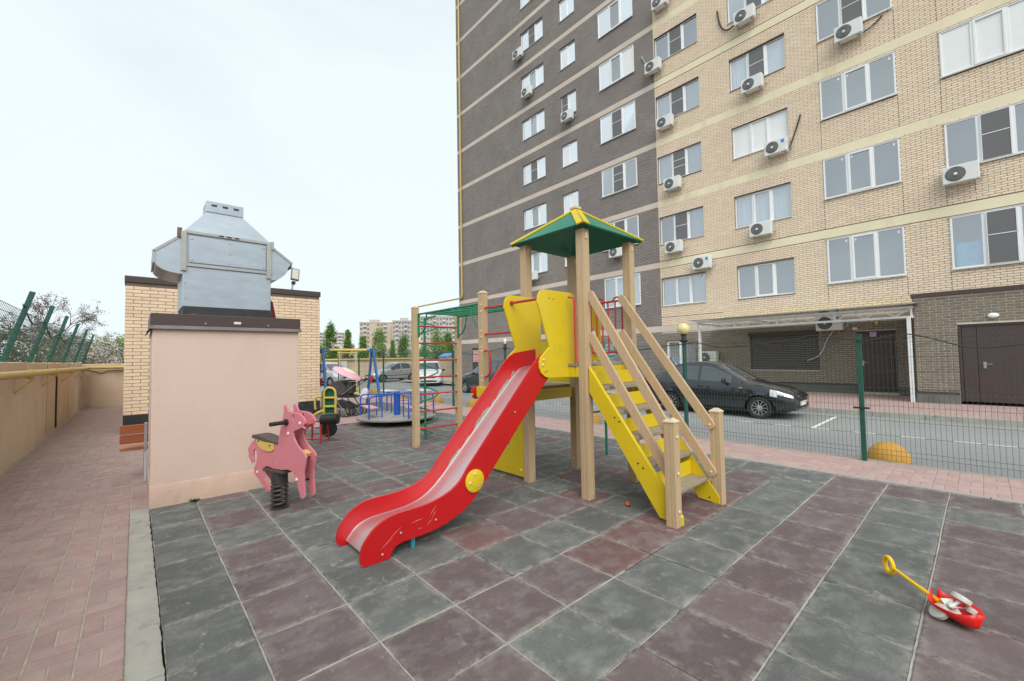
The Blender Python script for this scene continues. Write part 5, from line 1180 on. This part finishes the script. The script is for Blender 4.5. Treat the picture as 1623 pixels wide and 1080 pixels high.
for k in range(70):
    a = rnd.uniform(0,2*PI); r = rnd.uniform(0,.045); x, y = .57+r*math.cos(a)*1.2, 6.51+r*math.sin(a)*.4; d = Vector((rnd.uniform(-1,1),rnd.uniform(-1,1),.6)).normalized()*rnd.uniform(.02,.05); s = Vector((-d.y,d.x,0)).normalized()*.006
    p = Vector((x,y,.0)); wg.add([p-s,p+s,p+d*.6+s*1.2,p+d,p+d*.6-s*1.2],[(0,1,2,3,4)])
o = wg.build('weed', mat('weed_green',(.09,.17,.03),.7,var=.3), None); tag(o, 'small green weed growing at the foot of the pink block', 'weed')
# ================================================================== cars
tyre_m = mat('tyre', (.020,.020,.020), .8, var=.2, scale=20); rim_m = mat('rim', (.50,.51,.52), .3, .7, var=.1); carglass = mat('car_glass', (.05,.06,.075), .04, var=.2, scale=1, spec=.9, coat=.6); trim_m = mat('car_trim', (.012,.012,.012), .5); plate_m = mat('number_plate', (.75,.76,.76), .4, var=.1, scale=30)
lens_m = mat('head_lens', (.66,.68,.70), .10, .3, var=.25, scale=16, coat=1.0); tail_m = mat('tail_lens', (.35,.01,.01), .2, coat=.6)
def lerp(tab, s):
    for (a, va), (b, vb) in zip(tab, tab[1:]):
        if s <= b: return va+(vb-va)*max(0, (s-a))/(b-a)
    return tab[-1][1]
SEDAN = dict(L=4.26, W=1.70, top=[(0,.60),(.04,.66),(.12,.72),(.3,.79),(.6,.86),(1.0,.935),(1.16,.97),(1.9,1.40),(2.1,1.465),(2.4,1.495),(2.8,1.485),(3.1,1.43),(3.3,1.36),(3.8,1.09),(3.95,1.075),(4.15,1.04),(4.22,.96),(4.26,.72)],
  ws=(1.18,1.90), rw=(3.3,3.76), win=[(1.50,2.33),(2.42,3.18)], axles=(.78,3.26), belt=[(0,.60),(.12,.66),(.4,.76),(1.1,.90),(2.5,.945),(3.6,1.0),(4.1,.99),(4.26,.7)])
HATCH = dict(L=4.25, W=1.74, top=[(0,.66),(.05,.74),(.15,.82),(.4,.92),(.9,1.0),(1.05,1.02),(1.75,1.47),(2.0,1.56),(2.6,1.61),(3.3,1.60),(3.75,1.54),(4.05,1.15),(4.15,1.02),(4.22,.9),(4.25,.7)],
  ws=(1.07,1.74), rw=(3.8,4.04), win=[(1.35,2.2),(2.3,3.1),(3.2,3.65)], axles=(.80,3.35), belt=[(0,.64),(.12,.74),(.4,.86),(1.1,.97),(2.5,1.0),(3.6,1.05),(4.1,1.0),(4.25,.7)])
def make_car(label, loc, rz, P, paint, wheel_r=.292, scale=1.0, front_view=False):
    car = thing('car', label, 'car', loc, rz)
    L, W = P['L'], P['W']
    ss = sorted(set([round(L*i/106, 4) for i in range(107)]))
    fr = [0,.10,.26,.42,.56,.70,.84,.94,1.0]; wf = [.90,.975,1,1.0,.998,.990,.975,.957,.935]
    wtab = [(0,.70),(.06,.80),(.2,.90),(.45,.965),(.9,1.0),(3.3,1.0),(3.8,.975),(4.1,.92),(4.26,.80)]
    secs = []
    for s in ss:
        zt = lerp(P['top'], s); zs = min(lerp(P['belt'], s), zt-.02); w_ = W/2*lerp(wtab, s)
        zb = .20 if .25 < s < L-.25 else .24
        arch = 0
        for a in P['axles']:
            d = abs(s-a)
            if d < .35: arch = max(arch, wheel_r+math.sqrt(.35**2-d*d)*.98)
        sec = []
        for f, q in zip(fr, wf):
            z = zb+(zs-zb)*f; sec.append((w_*q, max(z, min(arch, zs-.02))))
        cab = max(0, min(1, (zt-zs-.03)/.42))
        te = (w_*(.80-.12*cab), zt-.012-.02*cab)
        for t in (.08, .88): sec.append((sec[8][0]+(te[0]-sec[8][0])*t+.02*cab*math.sin(PI*t), sec[8][1]+(te[1]-sec[8][1])*t))
        sec.append(te); sec.append((te[0]*.93, zt+.002)); sec.append((te[0]*.5, zt+.018)); sec.append((0, zt+.024))
        secs.append(sec)
    n = len(secs[0])
    groups = {}
    def put(name, quad): groups.setdefault(name, []).append(quad)
    for i in range(len(ss)-1):
        sm = (ss[i]+ss[i+1])/2
        for side in (1, -1):
            for j in range(n-1):
                q = [(L/2-ss[i], side*secs[i][j][0], secs[i][j][1]), (L/2-ss[i+1], side*secs[i+1][j][0], secs[i+1][j][1]), (L/2-ss[i+1], side*secs[i+1][j+1][0], secs[i+1][j+1][1]), (L/2-ss[i], side*secs[i][j+1][0], secs[i][j+1][1])]
                if side < 0: q.reverse()
                nm = 'body'; zc = sum(v[2] for v in q)/4; yc = abs(sum(v[1] for v in q)/4)
                if j == 9:
                    for k, (a, b) in enumerate(P['win']):
                        if a < sm < b: nm = 'side_window.%d.%d' % (k, side)
                if j >= 11 and P['ws'][0] < sm < P['ws'][1]: nm = 'windscreen'
                if j >= 11 and P['rw'][0] < sm < P['rw'][1]: nm = 'rear_window'
                if .06 < sm < .52 and 5 <= j <= 7 and zc > .555+.18*sm: nm = 'headlight.%d' % side
                if sm > L-.16 and 5 <= j <= 7: nm = 'tail_light.%d' % side
                if j in (0,) and .25 < sm < L-.25: nm = 'sill'
                put(nm, q)
    # front and rear caps
    for e, sgn in ((0, 1), (len(ss)-1, -1)):
        x = L/2-ss[e]; S_ = secs[e]
        for j in range(n-1):
            q = [(x, S_[j][0], S_[j][1]), (x, S_[j+1][0], S_[j+1][1]), (x, -S_[j+1][0], S_[j+1][1]), (x, -S_[j][0], S_[j][1])]
            if sgn < 0: q.reverse()
            put('body', q)
    import bmesh
    for nm, qs in groups.items():
        base = nm.split('.')[0]
        m_ = {'body': paint, 'side_window': carglass, 'windscreen': carglass, 'rear_window': carglass, 'headlight': lens_m, 'tail_light': tail_m, 'sill': trim_m}[base]
        mb = MB()
        for q in qs: mb.add(q, [(0,1,2,3)])
        me = bpy.data.meshes.new(base); me.from_pydata(mb.v, [], mb.f); me.materials.append(m_)
        bm = bmesh.new(); bm.from_mesh(me); bmesh.ops.remove_doubles(bm, verts=bm.verts[:], dist=.0008); bmesh.ops.recalc_face_normals(bm, faces=bm.faces[:]); bm.to_mesh(me); bm.free()
        me.polygons.foreach_set('use_smooth', [True]*len(me.polygons)); me.set_sharp_from_angle(angle=math.radians(38))
        ob = bpy.data.objects.new(base, me); COL.objects.link(ob); ob.parent = car
    def add(mb, nm, m_, par=None, **k):
        ob = mb.build(nm, m_, None, **k); ob.parent = par or car; return ob
    add(MB().box(-L/2+.2, L/2-.2, -W/2+.16, W/2-.16, .18, .62), 'underbody', trim_m)
    for a in P['axles']:
        for s in (1, -1):
            x = L/2-a; y = s*(W/2-.105); R = Matrix.Rotation(-PI/2*s, 3, 'X'); r = wheel_r
            wq = add(MB().lathe([(r*.66,-.09),(r*.93,-.095),(r,-.07),(r,.07),(r*.93,.095),(r*.70,.088),(r*.66,.06)], (x,y,r), 32, R, False), 'wheel', tyre_m, smooth=True)
            m = MB().lathe([(r*.70,.075),(r*.66,.08),(r*.62,.05),(r*.60,.0)], (x,y,r), 32, R, False)
            for k in range(11):
                t = 2*PI*k/11; d = R @ Vector((math.cos(t), math.sin(t), 0)); o_ = R @ Vector((0,0,.062)); m.bar(Vector((x,y,r))+d*.06+o_*1.1, Vector((x,y,r))+d*r*.655+o_, .020, .02, R @ Vector((0,0,1)))
            m.lathe([(.065,.05),(.065,.075),(.04,.085),(1e-5,.085)], (x,y,r), 16, R)
            add(m, 'rim', rim_m, wq, smooth=True)
            add(MB().lathe([(r*.60,.0),(1e-5,.0)], (x,y,r), 24, R), 'brake_disc', trim_m, wq)
    for s in (1, -1):
        add(MB().ball((L/2-1.62, s*(W/2+.07), .985), .10, 14, 8, (.6,1.0,.75)).cbox((L/2-1.60, s*(W/2-.02), .94), (.06,.12,.04)), 'mirror', trim_m, smooth=True)
        for k, (a, b) in enumerate(P['win'][:2]): add(MB().cbox((L/2-b+.02, s*(W/2*.985), lerp(P['belt'], b)-.13), (.17,.035,.035)), 'door_handle', trim_m, bevel=.01)
        dm = MB()
        for x in (P['win'][0][0]-.12, P['win'][0][1]+.045, min(P['win'][1][1]+.05, P['axles'][1]-.37)): dm.bar((L/2-x, s*(W/2*1.001), .34), (L/2-x, s*(W/2*.984), lerp(P['belt'], x)-.05), .006, .004, (0,1,0))
        add(dm, 'door_gap', trim_m)
        add(MB().cbox((0.15, s*W/2*1.0, .50), (1.9,.02,.05)), 'rub_strip', trim_m, bevel=.008)
        add(MB().cbox((L/2-1.22, s*W/2*.995, .80), (.09,.02,.04)), 'indicator', mat('amber',(.5,.25,.12),.3) if 'amber' not in bpy.data.materials else bpy.data.materials['amber'], bevel=.008)
        add(MB().lathe([(.055,0),(.06,.012),(1e-5,.015)], (L/2-.10, s*W*.36, .38), 14, Matrix.Rotation(PI/2,3,'Y')@Matrix.Rotation(-.5*s,3,'X')), 'fog_lamp', lens_m, smooth=True)
    zf = P['top'][0][1]
    add(MB().cbox((L/2+.004, 0, zf-.085), (.03, W*.46, .09)).cbox((L/2-.002, 0, .34), (.03, W*.58, .10)), 'grille', trim_m, bevel=.015)
    add(MB().cbox((L/2+.018, 0, zf-.19), (.012, .50, .11)), 'number_plate', plate_m, bevel=.003)
    add(MB().cbox((-L/2-.008, 0, .78), (.012, .50, .11)), 'number_plate', plate_m, bevel=.003)
    return car
blackp = mat('paint_black', (.010,.013,.018), .16, var=.15, scale=2, coat=1.0, dirt=((.06,.06,.06), .60, .85, 3, one)); silverp = mat('paint_silver', (.46,.47,.48), .28, .6, var=.05, coat=.8); whitep = mat('paint_white', (.72,.73,.73), .25, var=.04, coat=.8); greyp = mat('paint_dark', (.035,.040,.047), .22, .3, var=.1, coat=.8)
RD = -.05
make_car('black sedan parked along the far kerb, front wheel seen through the fence', (13.12, 5.33, RD), -PI/2, SEDAN, blackp)
make_car('dark grey hatchback seen between the climbing frame posts', (13.1, 15.9, RD), PI/2, HATCH, greyp)
make_car('white hatchback facing the playground behind the red ladder rungs', (14.6, 24.6, RD+.004), math.atan2(-.80,-.50), HATCH, whitep)
make_car('silver sedan seen side-on in front of the far wall', (15.3, 31.2, RD+.004), PI+.06, SEDAN, silverp)
make_car('silver-white hatchback half hidden behind the swing frame and stroller', (10.2, 30.6, RD+.004), math.atan2(-.75,.2), HATCH, silverp)

# ================================================================== road-side fence, lamps and domes
fence = thing('mesh_fence', 'green welded mesh fence between playground and road', 'fence', (8.45, 10, 0))
FY = [1.28+2.83*k for k in range(-2, 9)]
def fpost(y, h):
    lean = .045 if abs(y-1.28) < .1 else 0
    o = MB().bar((8.455, y, -.05), (8.455, y+lean*.0, h), .062, .062, (0,1,0)).build('post', grn, fence, bevel=.006)
    MB().box(8.42,8.49,y-.036,y+.036,h+.0005,h+.016).build('post_cap', grn, o)
    MB().box(8.405,8.421,y-.10,y+.10,.80,.83).build('clamp', bl, o); 
LAMPS = {FY[3]: 2.10, FY[5]: 2.10}
for y in FY:
    if y not in LAMPS: fpost(y, 1.95)
# one welded panel, folded three times, copied between the posts
m = MB(); w_ = 2.83-.10
prof = [(0,.03),(0,.13),(.03,.165),(0,.20),(0,1.06),(.03,1.095),(0,1.13),(0,1.82),(.03,1.855),(0,1.89),(0,1.94)]
nv = 51
for i in range(nv+1):
    y = -w_/2+w_*i/nv
    for a, b in zip(prof, prof[1:]): m.bar((a[0],y,a[1]),(b[0],y,b[1]),.0036,.0036)
for z, x in ((.13,0),(.20,0),(.42,0),(.64,0),(.86,0),(1.06,0),(1.13,0),(1.38,0),(1.60,0),(1.82,0),(1.89,0)): m.bar((x-.005,-w_/2,z),(x-.005,w_/2,z),.0042,.0042)
pan = m.build('mesh_panel', wire, None)
for k, (a, b) in enumerate(zip(FY, FY[1:])):
    o = pan if k == 0 else pan.copy()
    if k: COL.objects.link(o)
    o.parent = fence; o.location = (.012, (a+b)/2-10, 0)
opal = mat('lamp_globe', (.72,.60,.30), .35, var=.06, scale=5); opalw = mat('lamp_globe_white', (.8,.8,.8), .35)
for i, (y, h) in enumerate(LAMPS.items()):
    lb = ['green lamp post with cream globe rising behind the stair rails', 'green lamp post with broken white bulb behind the slide', ''][i]
    lp = thing('lamp_post', lb, 'lamp post', (8.47, y, 0), 0, 'lamp posts along the mesh fence')
    MB().cyl((8.47,y,-.05),(8.47,y,h-.16),.038,seg=14).build('pole', grn, lp, smooth=True)
    MB().lathe([(.04,h-.16),(.075,h-.145),(.085,h-.12),(.05,h-.10),(.045,h-.02),(.075,h-.0)], (8.47,y,0), 16).build('collar', bl, lp, smooth=True)
    if i != 1: MB().ball((8.47,y,h+.115),.125,24,16).build('globe', opal, lp, smooth=True)
    else: MB().lathe([(.02,0),(.04,.06),(.05,.11),(.03,.16),(1e-5,.17)],(8.47,y,h),14).build('bulb', opalw, lp, smooth=True)
pts = [(8.41,-4.38,1.92),(8.41,-3.4,1.80),(8.41,-1.55,1.9),(8.41,-.9,1.80),(8.41,-.36,1.75),(8.41,.09,1.72),(8.41,.7,1.93),(8.405,1.17,1.85),(8.405,1.28,1.87),(8.41,1.85,1.97),(8.41,2.22,1.90),(8.41,3.27,1.81),(8.41,3.75,1.91),(8.42,4.03,1.91),(8.41,4.71,1.85),(8.41,5.6,1.78),(8.41,6.94,1.92),(8.41,8.3,1.72),(8.41,9.7,1.98),(8.41,11.2,1.8),(8.41,12.6,1.92),(8.41,15.4,1.9),(8.41,18.2,1.9),(8.41,21.1,1.9)]
tag(MB().tube(spline(pts,6), .0085, 6).build('power_cable', bl, None, smooth=True), 'black power cable strung wavily along the top of the mesh fence', 'cable')
dom = mat('dome_orange', (.55,.29,.05), .75, var=.18, scale=6, bump=.3, bscale=50, dirt=((.40,.27,.14), .55, .75, 5, one))
for i, (y, lb) in enumerate([(1.05,'orange concrete half dome beside the near fence post'),(5.0,'orange concrete half dome behind the stair rails'),(6.9,'orange concrete half dome seen under the stairs'),(12.0,'orange concrete half dome just left of the slide top'),(14.5,'orange concrete half dome right of the merry-go-round'),(17.2,'orange concrete half dome showing above the merry-go-round rails left of the ladder post'),(20.2,'orange concrete half dome between the swing legs')]):
    if y < 0: continue
    b = thing('road_dome', lb, 'bollard', (8.90, y, -.05), 0, 'orange concrete domes along the road edge')
    MB().ball((8.90,y,-.02),.27,28,10,(1,1,1.0),None,0).build('dome', dom, b, smooth=True); MB().cyl((8.90,y,-.05),(8.90,y,-.02),.272,seg=28).build('base', dom, b, smooth=True)

# ================================================================== far end of the parking lot
fwl = thing('far_wall', 'long beige wall at the far end of the parking lot', 'wall', (14, 35, 0))
MB().box(4.0, 26, 35.0, 35.25, -.1, 1.62).build('wall', M['beige_plaster'], fwl, bevel=.01)
fp = thing('far_gas_pipe', 'yellow gas pipe running along the top of the far wall', 'pipe', (14, 34.9, 1.6))
MB().tube([(4.0,34.9,1.72),(20.34,34.9,1.72),(20.34,36.6,1.9)], .08, 10).build('pipe', yel, fp, smooth=True)
for x in range(5, 20, 3): MB().box(x-.04,x+.04,34.86,35.0,1.60,1.68).build('bracket', yel, fp)
tag(MB().box(9.85,10.5,32.6,32.64,.5,2.3).build('notice_board', mat('board_pale',(.48,.58,.74),.6,var=.15), None), 'pale blue notice board by the far wall behind the swing', 'board')
tag(MB().box(12.5,13.0,34.85,34.98,.0,1.6).build('white_pillar', mat('pillar_white',(.66,.66,.64),.8,var=.1), None, bevel=.01), 'white pillar against the far wall beside the silver sedan', 'pillar')
kiosk = thing('far_kiosk', 'small far kiosk with blue roof beyond the wall', 'kiosk', (40.7, 62, 0))
MB().box(39.5,42.0,60,63,-.1,2.0).build('wall', mat('kiosk_wall',(.6,.6,.58),.8,var=.3,scale=1), kiosk); MB().prism([(39.2,2.0),(42.3,2.0),(40.7,2.6)], XZ, 59.8, 63.2).build('roof', mat('kiosk_blue',(.10,.30,.62),.5), kiosk)
# far apartment blocks with real windows
wf_ = mat('far_wall', (.58,.47,.36), .9, var=.08, scale=.05); wf2 = mat('far_wall_grey', (.50,.45,.40), .9, var=.1, scale=.05); fwin = mat('far_window', (.16,.19,.22), .2, var=.5, scale=.4); fbal = mat('far_balcony', (.62,.60,.58), .8, var=.2, scale=.3)
def block(label, c, ang, W, D, Hh, floors, ncol, wm, pattern):
    b = thing('apartment_block', label, 'apartment block', (c[0], c[1], 0), ang, 'far apartment blocks')
    def add(m, nm, mt, par=None): ob = m.build(nm, mt, None); ob.parent = par or b; return ob
    add(MB().box(-W/2, W/2, 0, D, -.1, Hh), 'wall', wm); add(MB().box(-W*.22, W*.1, 2, D-2, Hh+.01, Hh+2.4).box(-W/2-.2,W/2+.2,-.2,D+.2,Hh-.02,Hh+.5), 'roof', wf2)
    fh = Hh/floors
    for k in range(floors):
        for i in range(ncol):
            if pattern == 'blank' and i > ncol*.25 and not (ncol*.45 < i < ncol*.75): continue
            x = -W/2+W*(i+.5)/ncol; z = fh*k+1.0
            if i % 3 == 1:
                q = add(MB().box(x-W/ncol*.45, x+W/ncol*.45, -.9, -.003, z-.9, z+.2), 'balcony', fbal); add(MB().box(x-W/ncol*.42,x+W/ncol*.42,-.5,-.006,z+.2,z+1.5), 'balcony_glazing', fwin, q)
            else: add(MB().box(x-W/ncol*.28, x+W/ncol*.28, -.08, .05, z, z+1.45), 'window', fwin)
    return b
def at(u, dist):     # bearing from the standpoint, used for the far skyline only
    a = YAW+math.atan((u-811.5)/666.3); return (dist*math.sin(a), dist*math.cos(a))
block('cream far apartment block with a blank sunny end above the poplars', at(597,300), -.42, 22, 14, 26.5, 9, 10, wf_, 'blank')
block('grey-beige far apartment block standing right of the cream one', at(643,290), -.50, 17, 14, 27, 9, 9, wf2, 'full')
block('far apartment block showing between the ladder posts', at(694,270), -.55, 22, 12, 28, 9, 11, wf2, 'full')
block('small pale far block rising behind the left poplars', at(528,360), -.40, 26, 12, 23, 9, 11, wf_, 'full')
block('low brick-red far house roofs behind the poplars', at(550,200), -.4, 30, 10, 6.5, 2, 8, mat('far_brick',(.42,.22,.15),.9,var=.3,scale=.2), 'full')
block('low cream far houses behind the ladder', at(620,190), -.45, 34, 10, 6.0, 2, 9, wf_, 'full')
# ================================================================== trees
def leafmat(n, c, v=.3): return mat(n, c, .75, var=.12, scale=.5, isl=v, spec=.2)
lf1 = leafmat('poplar_leaf', (.13,.24,.06)); lf2 = leafmat('poplar_leaf_pale', (.21,.31,.10)); lf3 = leafmat('shrub_leaf', (.08,.09,.045), .4); bark = mat('bark', (.12,.095,.075), .9, var=.25, scale=5); bud = leafmat('bud_leaf', (.20,.155,.14), .4); blos = leafmat('blossom', (.50,.45,.40), .25); ylv = leafmat('spring_leaf', (.22,.20,.10), .35)
def quads(mb, p, s, rg):
    a = Vector((rg.gauss(0,1),rg.gauss(0,1),rg.gauss(0,1))).normalized(); b = a.orthogonal().normalized(); c = a.cross(b)
    t = rg.uniform(0,2*PI); b, c = b*math.cos(t)+c*math.sin(t), c*math.cos(t)-b*math.sin(t)
    mb.add([p-b*s*.9, p-c*s*.5, p+b*s*.9, p+c*s*.5], [(0,1,2,3)])
def leafraw(name, mb, m_, par):
    o = raw(name, mb.v, mb.f, m_, par); return o
def poplar(label, pos, h, rad, seed, lm, nl=4200):
    rg = random.Random(seed); t = thing('poplar_tree', label, 'tree', (pos[0], pos[1], -.1), 0, 'poplars beyond the parking lot')
    p0 = Vector((pos[0], pos[1], -.1)); tr = MB().tube([p0, p0+Vector((.1,0,h*.4)), p0+Vector((0,.1,h*.93))], [.24*h/12,.16*h/12,.03], 8)
    for k in range(26):
        z = h*rg.uniform(.15,.85); a = rg.uniform(0,2*PI); r = rad*(1-.5*z/h)*.8; tr.tube([p0+Vector((0,0,z)), p0+Vector((r*.5*math.cos(a),r*.5*math.sin(a),z+h*.08)), p0+Vector((r*.8*math.cos(a),r*.8*math.sin(a),z+h*.17))], [.06,.04,.015], 5)
    tr.build('trunk', bark, t, smooth=True)
    cl = []
    for k in range(60):
        z = rg.uniform(.10,.98); r = rad*math.sin(PI*min(1,z*.85+.13))**.7*(1.05-.45*z)*rg.uniform(.35,1.05); a = rg.uniform(0,2*PI); cl.append((p0+Vector((r*math.cos(a), r*math.sin(a), z*h)), rg.uniform(.45,.9)*rad*.42))
    m = MB()
    for k in range(nl):
        c_, s = rg.choice(cl); quads(m, c_+Vector((rg.gauss(0,s*.6),rg.gauss(0,s*.6),rg.gauss(0,s*1.1))), rg.uniform(.16,.34)*h/11, rg)
    leafraw('crown', m, lm, t); return t
for (u, dist, h, r, sd_, lm, lb) in [(523,110,10.3,1.9,1,lf1,'tallest dark green poplar right of the brick hut'),(551,118,9.4,1.3,2,lf1,'slim dark poplar second from the hut'),(575,112,7.4,1.5,3,lf1,'short poplar in front of the cream block edge'),(600,95,7.9,2.2,4,lf2,'broad pale green poplar before the cream far block'),(622,150,7.8,1.3,5,lf1,'small poplar between the two far blocks'),(640,80,5.6,1.9,6,lf1,'round low tree left of the ladder post'),(692,90,7.4,2.2,7,lf2,'pale poplar seen between the ladder posts'),(709,100,7.6,1.8,8,lf1,'poplar seen beside the right ladder post'),(672,105,5.0,1.6,9,lf2,'low tree seen left inside the ladder'),(508,100,5.0,1.8,10,lf2,'pale bush-like tree hard against the hut edge')]:
    poplar(lb, at(u, dist), h, r, sd_, lm)
def bare_tree(label, pos, h, seed, spread, lean, nleaf, lm):
    rg = random.Random(seed); t = thing('budding_tree', label, 'tree', (pos[0],pos[1],-.1), 0, 'trees behind the perimeter wall')
    tr = MB(); tips = []
    def grow(p, d, L_, r, lev):
        pts = [p]; q = p
        for k in range(4):
            d2 = (d+Vector((rg.gauss(0,.12),rg.gauss(0,.12),rg.gauss(0,.07)))).normalized(); q = q+d2*L_/4; pts.append(q); d = d2
        tr.tube(pts, [r*(1-.13*k) for k in range(5)], 5 if lev > 1 else 7, cap=False)
        if lev >= 5: tips.extend(pts[1:]); return
        if lev >= 3: tips.append(q)
        for k in range(3 if lev < 4 else 2):
            a = rg.uniform(0,2*PI); s = spread*rg.uniform(.6,1.2); e = d.orthogonal().normalized(); e = Matrix.Rotation(a,3,d)@e
            grow(q if k else pts[3], (d+e*s+Vector((0,0,.10 if lev<3 else -.05))).normalized(), L_*rg.uniform(.62,.86), r*.60, lev+1)
    grow(Vector((pos[0],pos[1],-.1)), Vector((lean,0,1)).normalized(), h*.34, h*.022, 0)
    tr.build('trunk', bark, t, smooth=True)
    m = MB()
    for k in range(nleaf):
        p = rg.choice(tips); quads(m, p+Vector((rg.gauss(0,.10),rg.gauss(0,.10),rg.gauss(0,.09))), rg.uniform(.03,.075)*h/7, rg)
    leafraw('crown', m, lm, t)
bare_tree('spreading tree with brown buds rising above the leaning fence posts', (-3.3, 39.5), 5.6, 5, .80, .05, 9000, bud)
bare_tree('thin budding tree at the left edge behind the mesh fence', (-7.6, 30.0), 3.6, 9, .7, .0, 6000, bud)
bare_tree('low budding tree just left of the brick hut', (-1.2, 44.0), 4.0, 12, .7, .0, 5200, blos)
def shrub(label, pos, rx, ry, h, seed, lm, nl):
    rg = random.Random(seed); t = thing('shrub', label, 'shrub', (pos[0],pos[1],-.1), 0, 'shrubs behind the perimeter wall')
    st_ = MB(); 
    for k in range(9):
        a = rg.uniform(0,2*PI); st_.tube([Vector((pos[0],pos[1],-.1)), Vector((pos[0]+rx*.4*math.cos(a),pos[1]+ry*.4*math.sin(a),h*.5)), Vector((pos[0]+rx*.75*math.cos(a),pos[1]+ry*.75*math.sin(a),h*.9))], [.05,.035,.012], 5)
    st_.build('stems', bark, t, smooth=True)
    cl = [(Vector((pos[0]+rx*rg.gauss(0,.45), pos[1]+ry*rg.gauss(0,.45), h*rg.uniform(.25,.95))), rg.uniform(.2,.45)) for k in range(40)]
    m = MB()
    for k in range(nl):
        c_, s = rg.choice(cl); quads(m, c_+Vector((rg.gauss(0,s),rg.gauss(0,s),rg.gauss(0,s*.8))), rg.uniform(.04,.10), rg)
    leafraw('foliage', m, lm, t)
for (p, rx, ry, h, sd_, lm, nl, lb) in [((-4.2,18.5),1.3,2.4,2.9,1,lf3,5200,'grey-green shrub thicket behind the second leaning fence post'),((-5.4,13.5),1.6,2.4,3.0,2,lf3,5200,'grey-green shrub thicket at the left edge behind the mesh fence'),((-5.2,25),1.8,2.6,3.1,3,lf3,5200,'grey-green shrub behind the farther leaning posts'),((-4.0,33),1.8,2.6,3.2,4,ylv,5200,'yellowish spring shrub behind the last leaning post'),((-2.2,38),1.7,2,3.0,5,blos,4800,'white blossoming shrub left of the brick hut'),((-.2,42),2,2,3.6,6,lf2,4800,'bright green shrub touching the brick hut edge'),((-9,22),2.2,3,3.4,7,lf3,4200,'darker shrub deep behind the wall'),((-3.6,46),3,3,3.6,8,ylv,4800,'tawny far shrub below the budding tree')]:
    shrub(lb, p, rx, ry, h, sd_, lm, nl)
